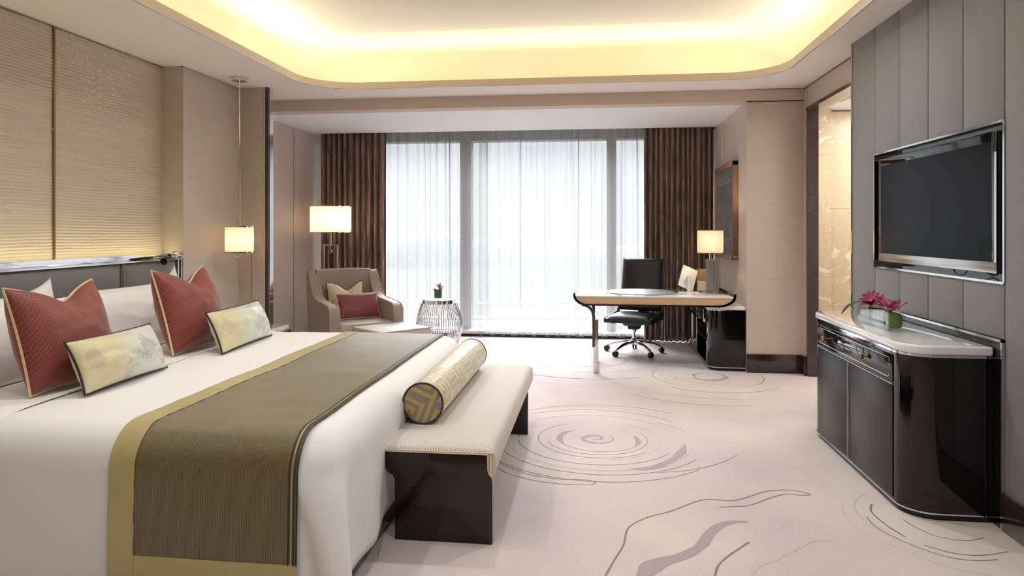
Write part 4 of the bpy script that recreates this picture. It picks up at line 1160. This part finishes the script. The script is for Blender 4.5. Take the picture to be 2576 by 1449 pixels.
for z in (1.163, 1.392):
    mb = MB()
    for (x0, y0, x1, y1) in ((-S_-.003, -S_-.003, S_+.003, -S_+.004), (-S_-.003, S_-.004, S_+.003, S_+.003), (-S_-.003, -S_, -S_+.004, S_), (S_-.004, -S_, S_+.003, S_)): mb.box(x0, y0, z, x1, y1, z+.007)
    mb.xf(Matrix.Translation((Lx, Ly, 0)) @ Matrix.Rotation(q_, 4, 'Z')); obj('shade_frame', mb, 'chrome', lp)
obj('base_plate', rotbox(-.085, -.085, .766, .085, .085, .782), 'clear_glass', lp, bevel=.002)
obj('base_foot', rotbox(-.03, -.03, .7585, .03, .03, .766), 'chrome', lp)
for (dx, dy) in ((-.026, -.026), (.026, -.026), (-.026, .026), (.026, .026)):
    obj('crystal_post', rotbox(dx-.021, dy-.021, .782, dx+.021, dy+.021, 1.10), 'clear_glass', lp, bevel=.002)
for (x0, y0, x1, y1) in ((-.044, -.003, .044, .003), (-.003, -.044, .003, .044), (-.030, -.046, -.018, -.044), (.018, -.046, .030, -.044)):
    obj('chrome_fin', rotbox(x0, y0, .782, x1, y1, 1.10), 'brushed', lp)
obj('core_rod', rotbox(-.004, -.004, .782, .004, .004, 1.10), 'chrome', lp)
obj('neck', MB().tube([(Lx, Ly, 1.10), (Lx, Ly, 1.24)], .010, 10).lathe([(.03, 1.10), (.03, 1.106)], (Lx, Ly, 0), 16), 'chrome', lp)
obj('shade_spider', rotbox(-S_, -.003, 1.375, S_, .003, 1.381), 'chrome', lp)
obj('harp', MB().tube([(Lx, Ly, 1.24), (Lx, Ly, 1.378)], .004, 6), 'chrome', lp)
point('desk_lamp_bulb', (Lx, Ly, 1.29), 4.0, (1, .80, .56))
# tablet on a stand
tb = thing('tablet', 'white tablet computer leaning on a slim white stand, back to the camera', 'tablet', (.955, 7.15, .758))
sx_, sy_ = .955, 7.12
obj('stand_base', MB().prism(rrect(sx_-.10, sy_-.05, sx_+.10, sy_+.07, .01, 3), .7585, .764, 'z'), 'tablet_shell', tb)
obj('stand_post', MB().tube([(sx_, sy_, .764), (sx_, sy_+.005, .93)], .016, 14), 'tablet_shell', tb)
Mt = Matrix.Translation((sx_+.0, sy_+.06, .905)) @ Matrix.Rotation(radians(14), 4, 'Z') @ Matrix.Rotation(radians(24), 4, 'Y') @ Matrix.Rotation(radians(-22), 4, 'X')
obj('shell', MB().prism(rrect(-.085, -.12, .085, .12, .012, 4), -.005, .005, 'y').xf(Mt), 'tablet_shell', tb, bevel=.002)
obj('screen', MB().prism(rrect(-.078, -.11, .078, .11, .004, 3), .0052, .006, 'y').xf(Mt), 'tv_screen', tb)
obj('stand_arm', MB().tube([(sx_, sy_+.005, .925), tuple(Mt @ Vector((0, -.006, .0)))], .013, 10), 'tablet_shell', tb)
# tissue box and small cream box
bx_ = thing('tissue_box', 'tan and cream box standing behind the tablet beside the desk lamp', 'box', (1.15, 7.40, .758))
obj('box_body', MB().box(1.09, 7.34, .7585, 1.25, 7.47, .87), 'cream_box', bx_, bevel=.004)
obj('box_lid', MB().box(1.085, 7.335, .87, 1.255, 7.475, .985), 'tan_box', bx_, bevel=.004)

# ------------------------------------------------------------------ low cabinet under the desk
cb = thing('low_cabinet', 'long low black lacquer cabinet with white top under the right end of the desk', 'cabinet', (1.3, 7.8, 0))
CXa, CXb, CYa, CYb = 1.13, 1.482, 6.965, 8.58
def cab_out(g=0, r_=.12): return rrect(CXa-g, CYa-g, CXb, CYb, r_, 8, (0, 0, 0, 1))
obj('plinth', MB().prism(cab_out(-.012), 0, .03, 'z'), 'black_lacquer', cb)
for _z in ((.03, .038), (.595, .605)): obj('chrome_band', MB().prism(cab_out(.003), _z[0], _z[1], 'z'), 'chrome', cb)
# carcass: near closed block, open bay, far block
obj('end_block', MB().prism(rrect(CXa, CYa, CXb, 7.14, .12, 8, (0, 0, 0, 1)), .038, .595, 'z'), 'black_lacquer', cb)
obj('carcass', MB().box(CXa+.02, 7.14, .038, CXb, 7.16, .595).box(CXb-.02, 7.16, .038, CXb, 8.58, .595).box(CXa, 7.72, .038, CXb-.02, 7.74, .595).box(CXa, 7.14, .038, CXb-.02, 8.58, .055).box(CXa, 7.14, .58, CXb-.02, 8.58, .595).box(CXa, 8.56, .038, CXb-.02, 8.58, .58), 'black_lacquer', cb)
obj('shelf', MB().box(CXa+.02, 7.16, .265, CXb-.02, 7.72, .28), 'black_lacquer', cb)
obj('shelf_trim', MB().box(CXa+.015, 7.16, .265, CXa+.02, 7.72, .28), 'chrome', cb)
def knob(root, p, s_=1):
    o = obj('knob', MB().lathe([(.006, 0), (.005, -.014), (.011, -.018), (.015, -.026), (.0001, -.036)], p, 6, axis='x'), 'gold_trim', root, smooth=False); return o
d_ = obj('drawer', MB().box(CXa-.004, 7.17, .445, CXa+.016, 7.72, .575), 'black_lacquer', cb, bevel=.002)
knob(d_, (CXa-.004, 7.44, .51))
for a, b_ in ((7.75, 8.15), (8.16, 8.55)):
    d_ = obj('cabinet_door', MB().box(CXa-.004, a, .06, CXa+.016, b_, .44), 'black_lacquer', cb, bevel=.002)
    obj('door_trim', MB().box(CXa-.007, a+.012, .07, CXa-.004, a+.02, .43), 'chrome', d_)
d_ = obj('drawer', MB().box(CXa-.004, 7.75, .45, CXa+.016, 8.55, .575), 'black_lacquer', cb, bevel=.002)
knob(d_, (CXa-.004, 7.95, .51))
obj('stone_top', MB().prism(cab_out(.015), .605, .643, 'z'), 'marble_white', cb, bevel=.006, seg=3)
bk = tag(obj('folder', MB().box(1.20, 7.2, .281, 1.44, 7.52, .335), 'paper', bevel=.002), 'stack of pale folders on the open shelf of the low black cabinet', 'folder')

# ------------------------------------------------------------------ office chair (local: faces -y)
oc = thing('office_chair', 'black leather swivel chair with chrome star base behind the desk', 'office chair', (.445, 7.86, 0), radians(-20))
def L_(name, mb, mat, par=None, **k): return obj(name, mb, mat, par or oc, local=True, **k)
for i in range(5):
    a = radians(90+15+72*i)
    P = [(.03*cos(a), .03*sin(a), .125), (.12*cos(a), .12*sin(a), .125), (.22*cos(a), .22*sin(a), .105), (.31*cos(a), .31*sin(a), .072)]
    sp = L_('spoke', MB().tube(P, [.032, .026, .02, .016], 10, sy=.75), 'chrome')
    obj('grip_strip', MB().tube([(p[0], p[1], p[2]+.014) for p in (Vector(P[1]), Vector(P[2]), Vector(P[3])*.97)], [.013, .012, .010], 8, sy=.4), 'black_plastic', sp, local=True)
    cx_, cy_ = .325*cos(a), .325*sin(a); t_ = Vector((-sin(a), cos(a), 0))
    cs = L_('caster', MB().tube([(cx_+t_.x*s, cy_+t_.y*s, .031) for s in (-.026, -.022, -.006, -.004)], [.024, .030, .030, .02], 18).tube([(cx_+t_.x*s, cy_+t_.y*s, .031) for s in (.004, .006, .022, .026)], [.02, .030, .030, .024], 18), 'black_plastic')
    obj('caster_hood', MB().tube([(cx_, cy_, .035), (cx_, cy_, .07)], [.018, .014], 10), 'chrome', cs, local=True)
L_('hub', MB().lathe([(.035, .10), (.04, .11), (.036, .15), (.026, .17)], (0, 0, 0), 20), 'chrome')
L_('gas_lift', MB().tube([(0, 0, .16), (0, 0, .27)], .016, 14).tube([(0, 0, .24), (0, 0, .33)], .028, 14), 'chrome')
L_('mechanism', MB().box(-.10, -.10, .315, .10, .14, .36).box(-.06, -.05, .27, .06, .09, .32), 'black_plastic', bevel=.015)
for s_ in (-1, 1):
    L_('lever', MB().tube([(s_*.09, -.02, .335), (s_*.19, -.03, .335), (s_*.25, -.03, .33)], [.007, .009, .016], 8, sy=.6), 'black_plastic')
def seatf(u, v):
    X_ = (u-.5)*.52; Y_ = -.26+.52*v; e = min(u, 1-u)*.52; g = min(v, 1-v)*.52
    return (X_, Y_, .405+.05*(1-exp(-e/.03))*(1-exp(-g/.035))+.006*sin(pi*u)*sin(pi*v))
L_('seat', MB().grid(seatf, 26, 26).box(-.26, -.26, .375, .26, .26, .406), 'black_leather', bevel=0)
L_('seat_shell', MB().box(-.27, -.25, .36, .27, .27, .382), 'black_plastic', bevel=.008)
for s_ in (-1, 1):
    L_('side_panel', MB().prism([(-.25, .37), (.27, .37), (.31, .52), (.27, .52), (.20, .455), (-.25, .42)], s_*.262-.008, s_*.262+.008, 'x'), 'black_plastic', bevel=.004)
def back_t(u, v, s_):
    X_ = (u-.5)*(.50-.02*v); y = .27+.10*v*1.1-.05*(1-(2*u-1)**2); e = min(u, 1-u)*.5; g = min(v, 1-v)*.62
    th = .025*(1-exp(-e/.02))*(1-exp(-g/.02))+.006
    return (X_, y+s_*th, .46+.60*v)
L_('backrest', MB().grid(lambda u, v: back_t(u, v, 1), 24, 30).grid(lambda u, v: back_t(u, v, -1), 24, 30).add(
    [back_t(u, v, s_) for (u, v) in [(i/24, 0) for i in range(24)]+[(1, j/30) for j in range(30)]+[(1-i/24, 1) for i in range(24)]+[(0, 1-j/30) for j in range(30)] for s_ in (1, -1)],
    [(2*i, 2*i+1, (2*i+3) % 216, (2*i+2) % 216) for i in range(108)]), 'black_leather', ang=60)
L_('back_bracket', MB().tube([(0, .12, .345), (0, .27, .36), (0, .33, .46), (0, .36, .60)], [.03, .03, .028, .025], 10, sx=1.6, sy=.5), 'black_plastic')

# ------------------------------------------------------------------ picture on the bay wall
pc = thing('framed_picture', 'grey abstract picture in a copper box frame on the wall beside the desk', 'picture', (1.486, 7.9, 1.6))
PY0, PY1, PZ0, PZ1 = 7.33, 8.42, 1.085, 2.12
mb = MB(); T_ = .05
for (y0, y1, z0, z1) in ((PY0, PY0+.045, PZ0, PZ1), (PY1-.045, PY1, PZ0, PZ1), (PY0, PY1, PZ0, PZ0+.045), (PY0, PY1, PZ1-.045, PZ1)):
    mb.box(1.432, y0, z0, 1.485, y1, z1)
obj('frame', mb, 'copper_frame', pc, bevel=.002)
obj('print', MB().box(1.462, PY0+.04, PZ0+.04, 1.485, PY1-.04, PZ1-.04), 'grey_art', pc)
for z in (PZ0+.20, PZ1-.20):
    obj('white_line', MB().box(1.4605, PY0+.06, z, 1.463, PY1-.06, z+.012), 'art_light', pc)
obj('pale_column', MB().box(1.4610, PY0+.75, PZ0+.22, 1.463, PY0+.80, PZ1-.22), 'art_pale', pc)
obj('pale_shape', MB().prism([(PY0+.30+.05*cos(a)*(1+.2*sin(3*a)), PZ0+.42+.085*sin(a)) for a in [2*pi*i/20 for i in range(20)]], 1.4605, 1.463, 'x'), 'art_pale', pc)
obj('horizon_band', MB().box(1.4612, PY0+.06, PZ0+.60, 1.463, PY1-.06, PZ0+.615), 'art_pale', pc)

# ------------------------------------------------------------------ television
tv = thing('television', 'large flat television with silver bottom bezel set in the chrome framed niche', 'television', (1.95, 4.16, 1.15))
TY0, TY1, TZ0, TZ1 = 3.485, 4.84, 1.19, 1.872
obj('housing', MB().box(1.90, TY0, TZ0, 1.975, TY1, TZ1), 'black_plastic', tv, bevel=.004)
obj('bezel', MB().box(1.893, TY0+.002, TZ0+.002, 1.90, TY0+.042, TZ1-.002).box(1.893, TY1-.035, TZ0+.002, 1.90, TY1-.002, TZ1-.002).box(1.893, TY0+.042, TZ1-.05, 1.90, TY1-.035, TZ1-.002), 'tv_gloss' if 'tv_gloss' in MAT else 'black_lacquer', tv, bevel=.002)
obj('bottom_bezel', MB().box(1.892, TY0+.002, TZ0+.002, 1.90, TY1-.002, TZ0+.055), 'brushed', tv, bevel=.002, label='silver lower bezel')
obj('side_bezel', MB().box(1.8925, TY0+.003, TZ0+.055, 1.8955, TY0+.022, TZ1-.10), 'brushed', tv)
obj('screen', MB().box(1.8935, TY0+.042, TZ0+.055, 1.8975, TY1-.035, TZ1-.05), 'tv_screen', tv)
cY = 3.82
obj('cable', MB().tube([(1.91, cY+.09, TZ0+.002), (1.905, cY+.07, TZ0-.018), (1.90, cY+.02, TZ0-.028), (1.905, cY-.03, TZ0-.02), (1.91, cY-.05, TZ0+.002)], .0035, 6), 'black_plastic', tv)

# ------------------------------------------------------------------ console
cn = thing('console_cabinet', 'black lacquer console cabinet with thick white stone top, under the television', 'cabinet', (1.69, 4.23, 0))
KX0, KX1, KY0, KY1 = 1.50, 1.886, 3.50, 4.97
def kout(g=0, r_=.15): return rrect(KX0-g, KY0-g, KX1, KY1+g*.5, r_, 12, (0, 0, 1, 1))
obj('plinth', MB().prism(kout(-.012), 0, .03, 'z'), 'black_lacquer', cn)
for _z in ((.03, .037), (.785, .797)): obj('chrome_band', MB().prism(kout(.003), _z[0], _z[1], 'z'), 'chrome', cn)
obj('carcass', MB().prism(kout(), .037, .785, 'z'), 'black_lacquer', cn, bevel=0)
obj('stone_top', MB().prism(kout(.010), .797, .842, 'z'), 'marble_white', cn, bevel=.014, seg=4)
# curved end veneer is part of the carcass; doors and drawer on the front face
ya, yb = KY0+.155, KY1-.155
dd = obj('drawer', MB().box(KX0-.006, ya, .63, KX0+.01, yb, .768), 'black_lacquer', cn, bevel=.002)
inl = rrect(ya+.03, .65, yb-.03, .75, .02, 4)
obj('chrome_inlay', MB().tube([(KX0-.007, p[0], p[1]) for p in inl], .0022, 6, closed=True), 'chrome', dd)
for yy in (4.60, 3.98):
    obj('knob', MB().lathe([(.006, 0), (.005, -.016), (.014, -.020), (.019, -.032), (.0001, -.046)], (KX0-.006, yy, .70), 6, axis='x'), 'gold_trim', dd, smooth=False)
ymid = (ya+yb)/2+.02
for a, b_ in ((ya, ymid-.008), (ymid+.008, yb)):
    obj('cabinet_door', MB().box(KX0-.006, a, .05, KX0+.01, b_, .615), 'door_black', cn, bevel=.002)
    obj('door_trim', MB().box(KX0-.009, (b_ if a == ya else a)-.003, .05, KX0-.004, (b_ if a == ya else a)+.003, .615), 'brushed', cn)
obj('rail_trim', MB().box(KX0-.008, ya, .619, KX0-.002, yb, .624), 'brushed', cn)

# glass trough with orchids
gv = thing('flower_vase', 'clear rectangular glass trough with pink orchids on the console cabinet', 'vase', (1.66, 4.10, .842))
gx0, gx1, gy0, gy1, gz = 1.60, 1.69, 3.965, 4.40, .8425
mb = MB().box(gx0, gy0, gz, gx1, gy1, gz+.008)
for (x0, y0, x1, y1) in ((gx0, gy0, gx0+.004, gy1), (gx1-.004, gy0, gx1, gy1), (gx0+.004, gy0, gx1-.004, gy0+.004), (gx0+.004, gy1-.004, gx1-.004, gy1)): mb.box(x0, y0, gz+.008, x1, y1, gz+.105)
obj('vase_glass', mb, 'clear_glass', gv)
obj('water', MB().box(gx0+.005, gy0+.10, gz+.009, gx1-.005, gy1-.005, gz+.070), 'clear_glass', gv)
obj('leaf_roll', MB().box(gx0+.007, gy0+.007, gz+.012, gx1-.007, gy0+.09, gz+.098), 'vase_leaf', gv, bevel=.018, seg=3)
obj('divider', MB().box(gx0+.004, gy0+.094, gz+.008, gx1-.004, gy0+.098, gz+.10), 'clear_glass', gv)
def leaf(name, pts, wd, root, mat='leaf'):
    P = smooth_path(pts, 5); n_ = len(P)-1
    def f(u, v):
        p = Vector(P[int(round(v*n_))]); a = Vector(P[min(n_, int(round(v*n_))+1)]); b_ = Vector(P[max(0, int(round(v*n_))-1)])
        t_ = (a-b_).normalized(); s_ = t_.cross(Vector((0, 0, 1))).normalized()
        w_ = wd*sin(pi*min(1, v*.95+.04))**.6
        return tuple(p+s_*(u-.5)*w_+Vector((0, 0, abs(u-.5)*w_*.5)))
    obj(name, MB().grid(f, 4, n_), mat, root, ang=180)
leaf('leaf', [(1.65, 4.12, .945), (1.63, 4.25, .965), (1.60, 4.36, .96), (1.57, 4.47, .92), (1.55, 4.53, .865)], .035, gv)
leaf('leaf', [(1.66, 4.30, .94), (1.64, 4.18, .955), (1.63, 4.05, .95), (1.62, 3.98, .945)], .045, gv, 'vase_leaf')
leaf('leaf', [(1.66, 4.22, .95), (1.68, 4.14, .985), (1.70, 4.08, .99)], .04, gv)
obj('stem', MB().tube([(1.645, 4.34, .86), (1.65, 4.30, .99)], .003, 6).tube([(1.645, 4.01, .86), (1.64, 4.03, .97)], .003, 6), 'leaf', gv)
flower(gv, (1.645, 4.30, .965), .075, 6, 'petal', 9, (-.5, -.5, 1), lay=3)
flower(gv, (1.655, 4.20, .975), .05, 5, 'petal', 19, (-.2, -.6, 1), core=False)
flower(gv, (1.64, 4.015, .945), .085, 6, 'petal', 15, (-.1, .1, 1), core=False, lay=3)

for o in bpy.data.objects:
    if o.name.startswith('ceiling_') or o.name.startswith('wall_') or o.name.startswith('trim'):
        if o.parent is None: o['kind'] = 'structure'
